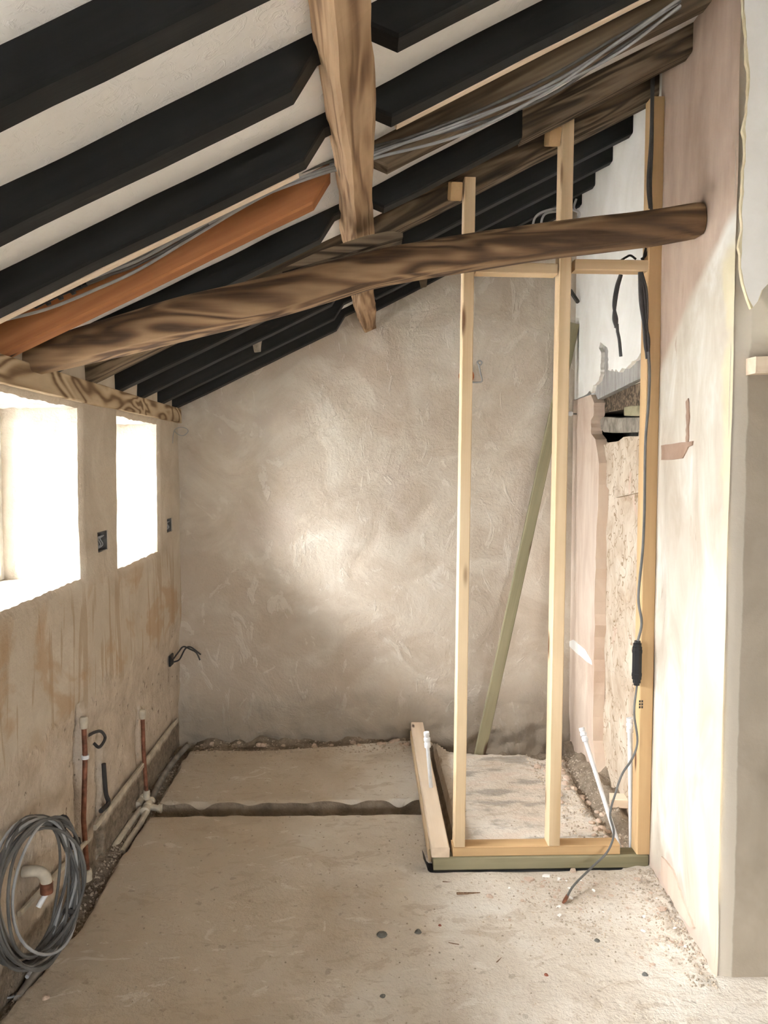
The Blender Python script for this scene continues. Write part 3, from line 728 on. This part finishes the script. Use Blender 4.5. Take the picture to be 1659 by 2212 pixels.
stud(1197, 1828, 1228, 256, 'stud', 'pine', .044)
pp = onY(1394, 1850, FY)
beam('wall_post', (1.045, FY+.032, Z1+.001), (1.047, FY+.032, 2.80), .063, .050, 'pine_warm', sf, up=(1, 0, 0), n=3, amp=.0006)
zn = onY(1320, 571, FY).z
def sx(px_, py_): return onY(px_, py_, FY).x
beam('noggin', (sx(1243, 575), FY+.033, zn), (sx(1411, 575), FY+.033, zn-.002), .061, .038, 'pine', sf)
beam('noggin', (sx(1028, 590), FY+.033, zn-.012), (sx(1205, 588), FY+.033, zn-.016), .061, .038, 'pine', sf)
for (x, y) in ((985, 410), (1197, 292)):
    c_ = onY(x, y, FY+.02)
    beam('head_block', (c_.x, FY+.002, c_.z-.012), (c_.x-.004, FY+.068, c_.z+.012), .040, .062, 'pine_warm', sf)
def stamp(x, y, Y, side, parent, rows=3):
    c_ = onY(x, y, Y); parts = []
    for r in range(rows):
        for k in range(3):
            if side: parts.append(boxgeo((c_.x-.0006, Y+.012+.011*r, c_.z+k*.011), (c_.x, Y+.019+.011*r, c_.z+.008+k*.011)))
            else: parts.append(boxgeo((c_.x+.009*r, Y-.0006, c_.z+k*.011), (c_.x+.006+.009*r, Y, c_.z+.008+k*.011)))
    v, f = join(parts); mesh('grade_stamp', v, f, 'ink', parent)
stamp(1380, 1530, FY+.0004, False, sf, 2)

# side plate running back to the wall
pn0, pn1 = onZ(940, 1832, Z2), onZ(978, 1832, Z2); pf0, pf1 = onZ(884, 1551, Z2), onZ(911, 1551, Z2)
wpl = pn1.x-pn0.x
sp = tag(empty('side_plate', (.29, 2.83, 0)), 'pale timber sole plate running back to the rear wall', 'timber')
beam('upper_board', (.288, FY+.001, .075), (.300, 4.24, .078), .066, .038, 'pine_pale', sp, n=4, amp=.0008)
beam('lower_board', (.284, FY+.068, .030), (.296, 4.22, .033), .070, .050, 'pine', sp, n=4, amp=.0008)
# black damp-proof strip with its curled end
vs, fs = [], []
prof_ = [(.32, .001), (.262, .0015), (.248, .004), (.240, .012), (.236, .026), (.231, .040), (.224, .056)]
for x, z in prof_: vs += [(x, FY-.006, z), (x, FY+.055, z+.002), (x, FY+.055, z+.004), (x, FY-.006, z+.0015)]
for i in range(len(prof_)-1):
    for j in range(4): a = i*4+j; b = i*4+(j+1) % 4; fs.append((a, b, b+4, a+4))
fs += [(3, 2, 1, 0), (24, 25, 26, 27)]
dp = tag(mesh('damp_proof_strip', vs, fs, 'dpc', origin=(.26, FY, 0)), 'black plastic damp proof strip curling up at the sill corner', 'membrane')
vv, ff = boxgeo((.32, FY-.006, .001), (1.055, FY+.055, .0035)); mesh('flat_run', vv, ff, 'dpc', dp)

# leaning treated batten
b0 = onZ(1031, 1632, -.03); b1_ = onY(1240, 700, 4.25)
b0 = Vector((b0.x, min(b0.y, 4.12), fz(b0.x, min(b0.y, 4.12))+.018))
tag(beam('leaning_batten', b0, b1_, .034, .056, 'treated', up=(1, 0, .2), n=3, amp=.001), 'green treated batten leaning against the back wall behind the studs', 'batten')

# ================================================================== PLUMBING
def capped(name, base, top, r, capn, label, collar=1.45, clen=.05):
    base, top = Vector(base), Vector(top); d = (top-base).normalized()
    e_ = tag(empty(name, base), label, 'pipe')
    tube('pipe', [base, top-d*clen*.6], r, 'white_plastic', e_, 12)
    q = top-d*clen
    prof = [(0, 1.0), (.02, collar), (.30, collar*1.02), (.34, collar*.86), (.40, collar*.86), (.44, collar*1.05), (.62, collar*1.05), (.66, collar*.8), (.74, collar*.8), (.78, collar*.95), (1.0, collar*.9)]
    tube('fitting', [q+d*clen*t for t, _ in prof], [r*k for _, k in prof], 'white_plastic', e_, 14)
    return e_
pa = onZ(931, 1701, Z2); pt = onY(921, 1581, pa.y)
capped('plastic_pipe', pa, (pt.x, pa.y, pt.z), .0085, 1, 'short white plastic pipe standing on the side plate', 1.6, .07)
pb = Vector((onY(1347, 1826, 2.90).x, 2.91, .0)); ptb = onY(1256, 1572, 3.12)
capped('plastic_pipe', pb, ptb, .0085, 1, 'white plastic pipe leaning left behind the stud frame', 1.5, .055)
pcx = onY(1364, 1845, 2.905); ptc = onY(1360, 1551, 2.905)
capped('plastic_pipe', (pcx.x, 2.905, .0), ptc, .0085, 1, 'upright white plastic pipe beside the wall post', 1.5, .055)

def copper(pts, r, label, clip=None, foot=True):
    e_ = tag(empty('copper_pipe', pts[-1]), label, 'pipe')
    tube('pipe', pts, r, 'copper', e_, 12)
    t_ = Vector(pts[0])
    tube('cap', [t_+Vector((0, 0, -.012)), t_+Vector((0, 0, .004)), t_+Vector((0, 0, .006)), t_+Vector((0, 0, .024)), t_+Vector((0, 0, .030))], [r*1.5, r*1.6, r*1.75, r*1.7, r*1.2], 'cream_plastic', e_, 12)
    if foot:
        b_ = Vector(pts[-1]); tube('foot_fitting', [b_+Vector((0, 0, .03)), b_+Vector((0, 0, .012)), b_, b_+Vector((.004, 0, -.012))], [r*1.5, r*1.8, r*1.7, r*1.4], 'cream_plastic', e_, 12)
    if clip is not None:
        tube('pipe_clip', [clip+Vector((0, 0, -.007)), clip+Vector((0, 0, .007))], r*1.5, 'white_plastic', e_, 12)
    return e_
X1 = LX+.004
a_ = onX(181, 1566, X1); m_ = onX(184, 1635, X1); b_ = onX(193, 1838, X1+.02)
copper([a_, m_, Vector((X1, lerp(a_.y, b_.y, .8), lerp(a_.z, b_.z, .75))), Vector((X1+.012, b_.y, .03))], .009, 'copper pipe with pale cap nearest the cable coil', clip=m_)
a_ = onX(308, 1547, X1+.01); b_ = onX(315, 1668, X1+.02)
copper([a_, Vector((X1+.012, lerp(a_.y, b_.y, .6), lerp(a_.z, b_.z, .6))), Vector((X1+.022, b_.y, .01))], .009, 'shorter copper pipe with pale cap near the back corner', foot=True)
# white trunking along the foot of the wall
w0 = onX(382, 1556, LX+.012); w1 = onX(205, 1788, LX+.012); w2 = onX(196, 1800, LX+.012); w3 = onX(42, 1975, LX+.012)
tag(beam('wall_trunking', w0, w1, .014, .022, 'cream_plastic', n=10, amp=.0015), 'long cream plastic strip along the foot of the left wall', 'trunking')
tag(beam('wall_trunking', w2+Vector((0, -.02, -.012)), w3, .012, .016, 'cream_plastic', n=6, amp=.0012), 'shorter cream plastic strip low on the wall behind the coil', 'trunking')
# waste pipes in the channel
def onC(x, y, z=-.025): return onZ(x, y, z)
t0_ = onC(316, 1748)
wp_ = [onC(x, y) for x, y in ((322, 1738), (345, 1690), (372, 1648), (404, 1612))]
e_ = tag(empty('waste_pipe', wp_[0]), 'dusty grey waste pipe running from the tee to the back corner', 'pipe'); tube('pipe', wp_, .014, 'grey_pipe', e_, 12, 4)
for pts, lb in ((((303, 1748), (272, 1792), (246, 1830), (222, 1868)), 'left of two cream pipes entering the floor channel'), (((318, 1752), (298, 1788), (281, 1812), (264, 1842)), 'right of two cream pipes running from the tee fitting')):
    ps = [onC(x, y, -.020-.008*i) for i, (x, y) in enumerate(pts)]
    tag(tube('channel_pipe', ps, .0125, 'cream_plastic', None, 12, 4), lb, 'pipe')
tee = tag(empty('tee_fitting', onC(318, 1742)), 'cream plastic tee fitting where the floor pipes meet', 'pipe fitting')
d_ = (onC(340, 1705)-onC(305, 1765)).normalized(); c_ = onC(319, 1742, -.018)
tube('body', [c_-d_*.055, c_-d_*.052, c_+d_*.052, c_+d_*.055], [.012, .0175, .0175, .012], 'cream_plastic', tee, 14)
for s in (-.048, .0, .048): tube('collar', [c_+d_*(s-.011), c_+d_*(s-.008), c_+d_*(s+.008), c_+d_*(s+.011)], [.0175, .0215, .0215, .0175], 'cream_plastic', tee, 14)
tube('branch', [c_, c_+Vector((.05, -.012, -.004)), c_+Vector((.052, -.012, -.004)), c_+Vector((.066, -.016, -.004))], [.014, .014, .019, .019], 'cream_plastic', tee, 12)
c2 = onC(302, 1732, -.02)
tee2 = tag(tube('pipe_coupler', [c2-d_*.05, c2-d_*.045, c2-d_*.02, c2-d_*.018, c2+d_*.018, c2+d_*.02, c2+d_*.045, c2+d_*.05], [.012, .019, .019, .016, .016, .019, .019, .012], 'cream_plastic', None, 14), 'dusty pipe coupler behind the tee fitting by the wall', 'pipe fitting')
tr_ = [onC(x, y, -.05) for x, y in ((345, 1752), (420, 1754), (520, 1760), (640, 1762))]
tr_ = [Vector((p.x, min(max(p.y, TR0+.02), TR1-.03), -.066)) for p in tr_]
tag(tube('trench_pipe', tr_, .011, 'grey_pipe', None, 10, 4), 'dirty pipe lying in the narrow trench across the floor', 'pipe')
lo = [onC(x, y, -.014) for x, y in ((118, 2045), (92, 2085), (60, 2130), (40, 2160))]
tag(tube('waste_pipe', lo, .015, 'grey_pipe', None, 12, 4), 'grey waste pipe surfacing from dust below the cable coil', 'pipe')
# elbow stub on the wall inside the coil
ec = onX(72, 1885, LX+.02)
el = tag(empty('pipe_elbow', ec), 'white pipe elbow with brown collar framed by the cable coil', 'pipe fitting')
tube('elbow', catmull([ec+Vector((-.03, 0, .004)), ec+Vector((.015, 0, .004)), ec+Vector((.034, 0, -.012)), ec+Vector((.038, 0, -.032))], 5), .0165, 'cream_plastic', el, 14)
tube('collar', [ec+Vector((.038, 0, -.030)), ec+Vector((.038, 0, -.062))], .0185, 'copper', el, 14)
tube('spout', [ec+Vector((.038, 0, -.062)), ec+Vector((.02, -.02, -.095))], .008, 'white_plastic', el, 10)

# ================================================================== CABLES AND ELECTRICS
# big coil leaning on the left wall
cc = onY(86, 1915, 2.30); cc = Vector((-.925, 2.30, cc.z)); cc = onX(86, 1915, -.925)
coil = tag(empty('cable_coil', (cc.x, cc.y, 0)), 'thick coil of grey cable propped against the left wall', 'cable')
hv = Vector((.25, .968, 0)).normalized(); vv_ = Vector((-.10, 0, 1)).normalized()
rv = cc.z - .004
for k in range(16):
    R_ = .166 + random.uniform(-.030, .022); Rz = min(rv, .198)+random.uniform(-.030, .008); ph = random.uniform(0, 6.28); pts = []
    o_ = Vector((random.uniform(-.024, .024), random.uniform(-.03, .02), 0))
    tw = random.uniform(-.10, .10)
    for i in range(41):
        a = 2*math.pi*i/40
        p = cc + o_ + hv*(math.cos(a)*R_ + tw*.05) + vv_*(math.sin(a)*Rz) + hv.cross(vv_)*(.016*math.sin(a*2+ph)+.010*math.sin(a+ph))
        p.z = max(p.z, .012+.004*(k % 3)); p.x = max(p.x, LX+.012); pts.append(p)
    tube('strand', pts, .0043, 'grey_cable' if k % 4 else 'pale_cable', coil, 8)
for a in (-.85, .75, .25):
    p = cc + hv*math.cos(a)*.172 + vv_*math.sin(a)*.192
    tdir = (-hv*math.sin(a)*.172 + vv_*math.cos(a)*.19).normalized()
    tube('cable_tie', [p-tdir*.006, p+tdir*.006], .024, 'dark_cable', coil, 10)
for pts in (((150, 2010), (90, 2060), (40, 2078), (-20, 2080)), ((120, 2055), (60, 2075), (20, 2100), (-20, 2120))):
    ps = [onZ(x, y, .0) for x, y in pts]; ps = [Vector((max(p.x, LX+.02), p.y, max(0, fz(max(p.x, LX+.02), p.y))+.012)) for p in ps]
    tube('tail', ps, .0062, 'pale_cable', coil, 8, 5)
ps = [onZ(x, y, 0) for x, y in ((-10, 2098), (20, 2100), (34, 2120), (30, 2140), (5, 2146), (-15, 2140))]
tube('thin_tail', [Vector((p.x, p.y, fz(p.x, p.y)+.012+.01*math.sin(i*2))) for i, p in enumerate(ps)], .003, 'pale_cable', coil, 6, 6)

# cables draped along the unpainted rafter
base_ = [(-20, 698), (100, 668), (210, 632), (300, 588), (420, 512), (560, 424), (700, 362), (760, 348), (830, 322), (1000, 268), (1180, 186), (1330, 92), (1470, 2)]
offs = [[0, 0, -8, -6, -2, 4, 2, 0, 0, 0, 0, 4, 0], [-30, -32, -30, -18, -8, -12, -8, -6, -6, -14, -16, -10, 0], [-34, -36, -36, -26, -16, -6, 6, 8, 14, 22, 14, 2, -6], [-28, -30, -26, -30, -24, -22, -12, -10, -12, 8, 24, 18, 14], [-32, -28, -34, -34, -12, 2, 12, 12, 4, -6, 8, 26, 10]]
for k, of in enumerate(offs):
    pts = []
    for (x, y), dy in zip(base_, of):
        Y = 2.200 - .006*(k % 3) if k else 2.196
        pts.append(onY(x, y+dy, Y))
    tag(tube('roof_cable', pts, .0040 if k else .0042, 'grey_cable' if k % 2 else 'pale_cable', None, 6, 6),
        ['lone pale grey cable hanging lowest across the orange rafter', 'uppermost grey cable draped along the unpainted rafter', 'pale cable of the bunch sagging lowest right of the purlin', 'darker cable of the bunch lowest near its upper right end', 'pale cable of the bunch rising highest right of the purlin'][k], 'cable', 'cables draped along the rafter')
# taped bundle under the third rafter
tb0, tb1 = onY(72, 657, 2.04), onY(180, 610, 2.04)
tb = tag(empty('taped_bundle', (tb0+tb1)/2), 'black taped cable bundle tucked under the third rafter at left', 'cable')
for k in range(5):
    o_ = Vector((random.uniform(-.02, .02), random.uniform(-.012, .012), random.uniform(-.008, .008)))
    tube('cable_end', [tb0.lerp(tb1, -.02*k)+o_, tb0.lerp(tb1, .5)+o_*.5, tb0.lerp(tb1, 1-.04*k)+o_], .0065, 'black_plastic', tb, 7, 3)
for t in (.25, .5, .75):
    p = tb0.lerp(tb1, t); d2 = (tb1-tb0).normalized(); tube('tie', [p-d2*.004, p+d2*.004], .018, 'black_plastic', tb, 10)

# supply cable with inline connector on the wall post
Yc = FY-.012
def cab(pts, Y): return [onY(x, y, Y if len(q) == 0 else q[0]) for x, y, *q in pts]
sc_ = tag(empty('supply_cable', onZ(1220, 1946, .005)), 'grey cable with black inline connector hanging down the wall post', 'cable')
tube('upper_run', cab([(1400, 760), (1403, 800), (1401, 870), (1394, 960), (1392, 1100), (1388, 1190), (1379, 1290), (1386, 1345), (1377, 1388)], Yc), .0052, 'grey_cable', sc_, 8, 6)
cn0, cn1 = onY(1377, 1384, Yc), onY(1375, 1480, Yc)
prof = [(0, .010), (.05, .0105), (.06, .0135), (.13, .0135), (.14, .0155), (.86, .0155), (.87, .0125), (.94, .0130), (.95, .010), (1, .010)]
tube('connector', [cn0.lerp(cn1, t) for t, _ in prof], [r*1.15 for _, r in prof], 'black_plastic', sc_, 8)
for t in (.24, .76): tube('clamp_ring', [cn0.lerp(cn1, t-.03), cn0.lerp(cn1, t+.03)], .0192, 'black_plastic', sc_, 8)
lowp = cab([(1376, 1478), (1370, 1540), (1377, 1600), (1366, 1638), (1344, 1672), (1330, 1712), (1318, 1758, FY-.02), (1326, 1800, FY-.03), (1312, 1840, FY-.045), (1280, 1872, FY-.075)], Yc)
e0 = onZ(1240, 1912, .03); e1 = onZ(1221, 1944, .006)
tube('lower_run', lowp + [e0, e1], .0042, 'grey_cable', sc_, 8, 6)
e2 = onZ(1216, 1950, .004); tube('bare_end', [onZ(1226, 1934, .012), e1, e2], [.006, .007, .004], 'copper', sc_, 7)
# dark tails hanging through the noggin
def tails(name, sets, label, Y, r=.0055, mat='dark_cable'):
    e_ = tag(empty(name, onY(sets[0][-1][0], sets[0][-1][1], Y)), label, 'cable')
    for s in sets: tube('strand', [onY(x, y, Y) for x, y in s], r, mat, e_, 7, 6)
    return e_
tails('hanging_cable', [[(1340, 594), (1331, 622), (1326, 660), (1332, 690), (1330, 708)], [(1342, 594), (1334, 625), (1328, 665), (1326, 690), (1332, 708)], [(1334, 716), (1338, 736), (1341, 770)], [(1333, 700), (1334, 718)]], 'short pair of dark cable tails hanging from the noggin', FY+.03, .0058)
tails('hanging_cable', [[(1381, 588), (1383, 650), (1390, 700), (1393, 745), (1398, 770)], [(1385, 588), (1392, 640), (1396, 690), (1400, 740), (1402, 780)], [(1386, 588), (1396, 628), (1398, 680), (1394, 730), (1397, 775)], [(1383, 590), (1386, 640), (1391, 690), (1401, 730), (1400, 770)]], 'bunch of dark cables dropping through the noggin beside the post', FY-.008, .005)
tails('post_cable', [[(1409, 135), (1408, 220), (1406, 300), (1401, 370), (1400, 410), (1404, 450)], [(1412, 150), (1409, 240), (1408, 320), (1405, 400), (1407, 455)]], 'dark cables clipped along the top of the wall post', FY-.006, .0055)
tails('loop_cable', [[(1342, 562), (1352, 556), (1362, 552), (1374, 560)], [(1385, 560), (1394, 553), (1400, 540), (1404, 528)], [(1388, 566), (1392, 548), (1395, 536)]], 'dark cable loops lying on top of the right noggin', FY+.02, .004)
tails('roof_wire', [[(1150, 490), (1156, 470), (1172, 458), (1205, 450), (1232, 452), (1250, 458)], [(1168, 488), (1172, 470), (1182, 460), (1210, 456)], [(1245, 430), (1240, 450), (1252, 462), (1243, 478)]], 'pale grey wires looped above the log beside the right stud', 2.96, .0045, 'pale_cable')

# recessed switch boxes in the left wall
def backbox(B, label):
    a, b, c, d = B; x0 = LX-.034; e_ = tag(empty('back_box', (LX-.03, (a+b)/2, c)), label, 'socket box'); t = .002
    parts = [boxgeo((x0, a+t, c+t), (x0+t, b-t, d-t)), boxgeo((x0, a+t, c+t), (LX-.006, a+2*t, d-t)), boxgeo((x0, b-2*t, c+t), (LX-.006, b-t, d-t)), boxgeo((x0, a+t, c+t), (LX-.006, b-t, c+2*t)), boxgeo((x0, a+t, d-2*t), (LX-.006, b-t, d-t))]
    v, f = join(parts); mesh('box', v, f, 'galv', e_)
    for k in range(3):
        y = lerp(a, b, .3+.2*k)
        tube('wire', [Vector((x0+.004, y-.01, c+.006)), Vector((x0+.02, y+.008, lerp(c, d, .3))), Vector((x0+.012, y+.002, lerp(c, d, .6))), Vector((x0+.022, y+.014, lerp(c, d, .75)))], .003, 'pale_cable', e_, 6, 4)
backbox(BOX1, 'recessed metal switch box between the two windows')
backbox(BOX2, 'smaller recessed metal box between far window and back corner')
# wires from the hole near the back corner
h0 = onX(372, 1424, LX+.004)
hw = tag(empty('wall_wires', h0), 'two dark wires poking from the wall near the back corner', 'cable')
vv, ff = boxgeo((h0.x-.006, h0.y-.05, h0.z-.028), (h0.x+.003, h0.y+.02, h0.z+.028)); mesh('box_plate', vv, ff, 'black_plastic', hw)
for s in ([(374, 1424), (386, 1408), (396, 1397), (410, 1402), (424, 1410), (432, 1426)], [(376, 1430), (388, 1424), (400, 1402), (412, 1398), (434, 1414)]):
    tube('wire', [onY(x, y, h0.y-.01-.004*i) for i, (x, y) in enumerate(s)], .0042, 'dark_cable', hw, 7, 6)
l0 = [(373, 958), (374, 940), (378, 928), (390, 923), (403, 926), (406, 933), (396, 941), (384, 938), (376, 930)]
tag(tube('wire_loop', [onY(x, y, 4.12) for x, y in l0], .0022, 'pale_cable', None, 6, 6), 'thin grey wire loop at the top of the back left corner', 'wire')
# cable loop in the chase beside the first copper pipe
k0 = onX(197, 1592, LX-.01)
tag(tube('chase_cable', [k0+Vector((-.02, 0, 0)), onX(204, 1582, LX+.01), onX(218, 1580, LX+.03), onX(227, 1592, LX+.04), onX(222, 1606, LX+.04), onX(213, 1614, LX+.03), onX(203, 1606, LX+.01)], .0058, 'dark_cable', None, 8, 6), 'dark cable loop poking from the chase beside the copper pipe', 'cable')
tag(tube('chase_conduit', [onX(224, 1650, LX-.004), onX(226, 1680, LX-.004), onX(229, 1715, LX+.0), onX(234, 1735, LX+.006), onX(218, 1752, LX+.012)], .009, 'dark_cable', None, 8, 5), 'dark conduit bending out of the wall chase low down', 'conduit')
# orange ring box and hook wire on the back wall
ob = onY(1007, 813, BACK-.004)
orb = tag(empty('orange_box', ob), 'round orange wiring box on the back wall behind the left stud', 'socket box')
tube('ring', [ob+Vector((0, .03, 0)), ob+Vector((0, -.016, 0)), ob+Vector((0, -.018, 0))], [.042, .042, .036], 'orange_plastic', orb, 20)
tube('hook_wire', [onY(x, y, BACK-.03) for x, y in ((1018, 826), (1030, 826), (1041, 823), (1038, 806), (1034, 788), (1031, 783), (1036, 779), (1041, 783), (1037, 789), (1032, 786))], .0045, 'pale_cable', orb, 7, 5)
st = onR(1236, 632, -.03); 
tag(tube('cable_stub', [onY(1232, 628, 4.30), onY(1240, 640, 4.24), onY(1248, 652, 4.2)], .011, 'dark_cable', None, 8, 3), 'short dark cable stub sticking out beside the right stud head', 'cable')
nb = onR(1240, 894, -.02)
kb = tag(empty('wall_peg', nb), 'small white round peg on a nail in the pink plaster', 'peg')
tube('nail', [nb+Vector((.04, .0, 0)), nb+Vector((-.02, -.004, 0))], .004, 'galv', kb, 7)
tube('knob', [nb+Vector((-.016, -.004, 0)), nb+Vector((-.018, -.006, 0)), nb+Vector((-.026, -.016, 0)), nb+Vector((-.028, -.018, 0))], [.004, .013, .013, .007], 'white_plastic', kb, 12)
# wooden offcut lying against the right wall
oc = onZ(1335, 1735, .03)
tag(beam('timber_offcut', (oc.x-.03, oc.y+.02, .035), (oc.x+.05, oc.y+.0, .038), .07, .04, 'pine_pale'), 'small pale timber offcut lying behind the white pipes', 'offcut')
# two little plaster wedges between the black rafters near the back
for (x, y, Y), lb in (((556, 762, 3.80), 'small white wedge between the black rafters left of the purlin'), ((914, 622, 4.12), 'small dark wedge under the black rafters right of the purlin')):
    p = onY(x, y, Y); s = .022
    vs = [p+Vector(q) for q in ((-s, -s, .05), (s, -s, .07), (s, s, .07), (-s, s, .05), (-s*.6, -s*.6, 0), (s*.8, -s*.4, .004), (s*.5, s*.6, .006), (-s*.5, s*.5, .002))]
    tag(mesh('rafter_wedge', vs, boxgeo((0, 0, 0), (1, 1, 1))[1], 'stone' if x < 600 else 'drift', origin=p), lb, 'wedge')

# ================================================================== DEBRIS ON THE FLOOR
def flake(L, Wd, T, seed):
    rd = random.Random(seed); n = rd.choice((5, 6, 7)); pts = []
    for i in range(n):
        a = 2*math.pi*i/n + rd.uniform(-.3, .3); r = rd.uniform(.7, 1.1); pts.append((math.cos(a)*L/2*r, math.sin(a)*Wd/2*r))
    vs = [(x, y, 0) for x, y in pts] + [(x*.92, y*.92, T*rd.uniform(.8, 1.2)) for x, y in pts]
    return vs, [tuple(range(n))[::-1], tuple(range(n, 2*n))] + [(i, (i+1) % n, (i+1) % n+n, i+n) for i in range(n)]
def lump(s, seed):
    rd = random.Random(seed); bm = bmesh.new(); bmesh.ops.create_icosphere(bm, subdivisions=2, radius=s)
    for v in bm.verts:
        v.co *= 1+.35*nz(v.co.x/s*.9, v.co.y/s*.9, seed+v.co.z/s*.9); v.co.z *= .6
    vs = [v.co.copy() for v in bm.verts]; fs = [tuple(v.index for v in f.verts) for f in bm.faces]; bm.free(); return vs, fs
PROT = {}
def proto(key, geo, mat):
    if key not in PROT:
        me = bpy.data.meshes.new(key); me.from_pydata([tuple(v) for v in geo[0]], [], geo[1]); me.materials.append(M[mat]); me.update(); PROT[key] = me
    return PROT[key]
def put(name, me, x, y, label, cat, group=None, rz=None, sc=1., tilt=.12, lift=0.):
    o = bpy.data.objects.new(name, me); COL.objects.link(o); o.location = (x, y, fz(x, y)+lift)
    o.rotation_euler = (random.uniform(-tilt, tilt), random.uniform(-tilt, tilt), random.uniform(0, 6.28) if rz is None else rz); o.scale = (sc,)*3
    return tag(o, label, cat, group)
flm = [proto('flake_%d' % i, flake(1, .7, .16, i), 'chip') for i in range(6)]; flw = [proto('flakew_%d' % i, flake(1, .6, .16, 20+i), 'chipw') for i in range(3)]
spl = proto('splinter', ([(-.5, -.05, 0), (.5, -.03, 0), (.5, .02, 0), (-.5, .06, 0), (-.45, -.03, .06), (.5, -.01, .05), (.48, .02, .05), (-.5, .03, .07)], boxgeo((0, 0, 0), (1, 1, 1))[1]), 'twig')
peb = [proto('pebble_%d' % i, lump(.5, 30+i), 'pebble') for i in range(3)]; brk = proto('crumb', lump(.5, 40), 'chipr'); lmp = [proto('lump_%d' % i, lump(.5, 50+i), 'chip') for i in range(3)]
# the ones that stand out
for (px_, py_, me, s, nm, lb, cat, rz) in (
    (1238, 1882, flm[0], .036, 'plaster_flake', 'pointed tan plaster flake propped against the treated sill', 'plaster flake', 1.2),
    (1180, 1893, flw[0], .034, 'plaster_flake', 'white curved plaster flake just in front of the sill', 'plaster flake', .2),
    (1142, 1900, flm[1], .045, 'plaster_flake', 'flat pale tan plaster flake left of the white one', 'plaster flake', -.3),
    (1207, 1900, flw[1], .024, 'plaster_flake', 'small white plaster flake beside the cable end', 'plaster flake', 1.0),
    (1376, 1905, flm[2], .034, 'plaster_flake', 'yellowish plaster flake near the right end of the sill', 'plaster flake', -.6),
    (1430, 1970, flm[3], .046, 'plaster_flake', 'large pink plaster flake beside the foot of the jamb', 'plaster flake', 0),
    (1058, 1937, lmp[0], .024, 'plaster_lump', 'pale rounded lump of plaster right of the splinter', 'rubble', 0),
    (1012, 1931, spl, .085, 'splinter', 'long brown wood splinter on the floor before the sill', 'splinter', .12),
    (966, 1906, spl, .034, 'splinter', 'short brown splinter near the sill corner', 'splinter', .05),
    (980, 2040, spl, .036, 'splinter', 'brown splinter lying between pebbles in mid floor', 'splinter', -.4),
    (1078, 2075, spl, .032, 'splinter', 'small crossed splinter low in the floor centre', 'splinter', .9),
    (825, 2020, peb[0], .034, 'pebble', 'larger dark grey pebble in the middle of the floor', 'pebble', 0),
    (903, 2015, peb[1], .022, 'pebble', 'smaller grey pebble right of the large one', 'pebble', 0),
    (826, 2150, peb[2], .018, 'pebble', 'dark grey pebble near the bottom edge, centre', 'pebble', 0),
    (950, 2000, brk, .011, 'brick_crumb', 'tiny red brick crumb on the floor centre', 'rubble', 0),
    (1180, 2106, brk, .013, 'brick_crumb', 'tiny orange brick crumb at lower right of the floor', 'rubble', 0),
    (1290, 2032, peb[0], .018, 'pebble', 'dark pebble on the floor below the cable end', 'pebble', 0),
    (1393, 2104, peb[1], .018, 'pebble', 'dark pebble on the floor left of the wall corner', 'pebble', 0),
    (100, 2157, lmp[1], .022, 'plaster_lump', 'pale lump of rubble below the cable coil', 'rubble', 0)):
    p = onZ(px_, py_); put(nm, me, p.x, p.y, lb, cat, rz=rz, sc=s)
# scattered chips, alike
for i in range(80):
    if i < 50: x, y = onZ(random.triangular(1090, 1400, 1210), random.triangular(1892, 2000, 1905)).xy
    else: x, y = onZ(random.uniform(1380, 1490), 0+random.uniform(1930, 2090)).xy
    if y > FY-.03 or x > rwx(y)-.03: continue
    w_ = random.random() < .18; put('plaster_chip', random.choice(flw if w_ else flm), x, y, 'small white plaster chip scattered before the stud frame' if w_ else 'small tan plaster chip scattered before the stud frame', 'plaster chip', 'white plaster chips' if w_ else 'tan plaster chips', sc=random.uniform(.008, .022))
for i in range(36):
    x, y = random.uniform(.86, 1.06), random.uniform(2.98, 4.0)
    put('rubble_lump', random.choice(lmp), x, y, 'small lump of broken plaster along the foot of the far right wall', 'rubble', 'rubble behind the stud frame', sc=random.uniform(.015, .045), lift=.003)
for i in range(30):
    x, y = random.uniform(-.93, .25), random.uniform(4.13, 4.27)
    put('rubble_lump', random.choice(lmp), x, y, 'small lump of rubble along the foot of the back wall', 'rubble', 'rubble along the back wall', sc=random.uniform(.012, .04), lift=.002)
# uncountable grit
parts = []
def grit(x, y, s):
    z = fz(x, y); a = random.uniform(0, 6.28); c_, s_ = math.cos(a)*s, math.sin(a)*s
    parts.append(([(x+c_, y+s_, z), (x-s_*.8, y+c_*.8, z), (x-c_, y-s_, z), (x+s_*.7, y-c_*.7, z), (x, y, z+s*.9)], [(0, 1, 4), (1, 2, 4), (2, 3, 4), (3, 0, 4)]))
for i in range(1500): grit(random.uniform(-.9, 1.0), random.uniform(1.75, 4.2), random.choice((.0015, .002, .003, .0045)))
for i in range(900): grit(*onZ(random.gauss(1270, 100), random.triangular(1886, 2090, 1900)).xy, random.choice((.002, .003, .005)))
for i in range(700): y = random.uniform(2.15, 2.85); grit(rwx(y)-abs(random.gauss(.02, .05)), y, random.choice((.002, .004, .006)))
for i in range(900): y = random.uniform(1.9, 4.2); grit(random.uniform(-1.0, interp(chan, y)), y, random.choice((.003, .005, .008)))
for i in range(900): grit(random.uniform(.84, 1.1), random.uniform(2.95, 4.05), random.choice((.003, .005, .008)))
for i in range(700): grit(random.uniform(-.98, .35), random.uniform(4.05, 4.3), random.choice((.003, .005, .008)))
parts = [p for p in parts if p[0][4][1] < 2.80 or p[0][4][1] > 2.95 or p[0][4][0] < .2]
v, f = join(parts)
tag(mesh('floor_grit', v, f, 'grit'), 'fine plaster grit and dust strewn over the floor', 'grit', kind='stuff')
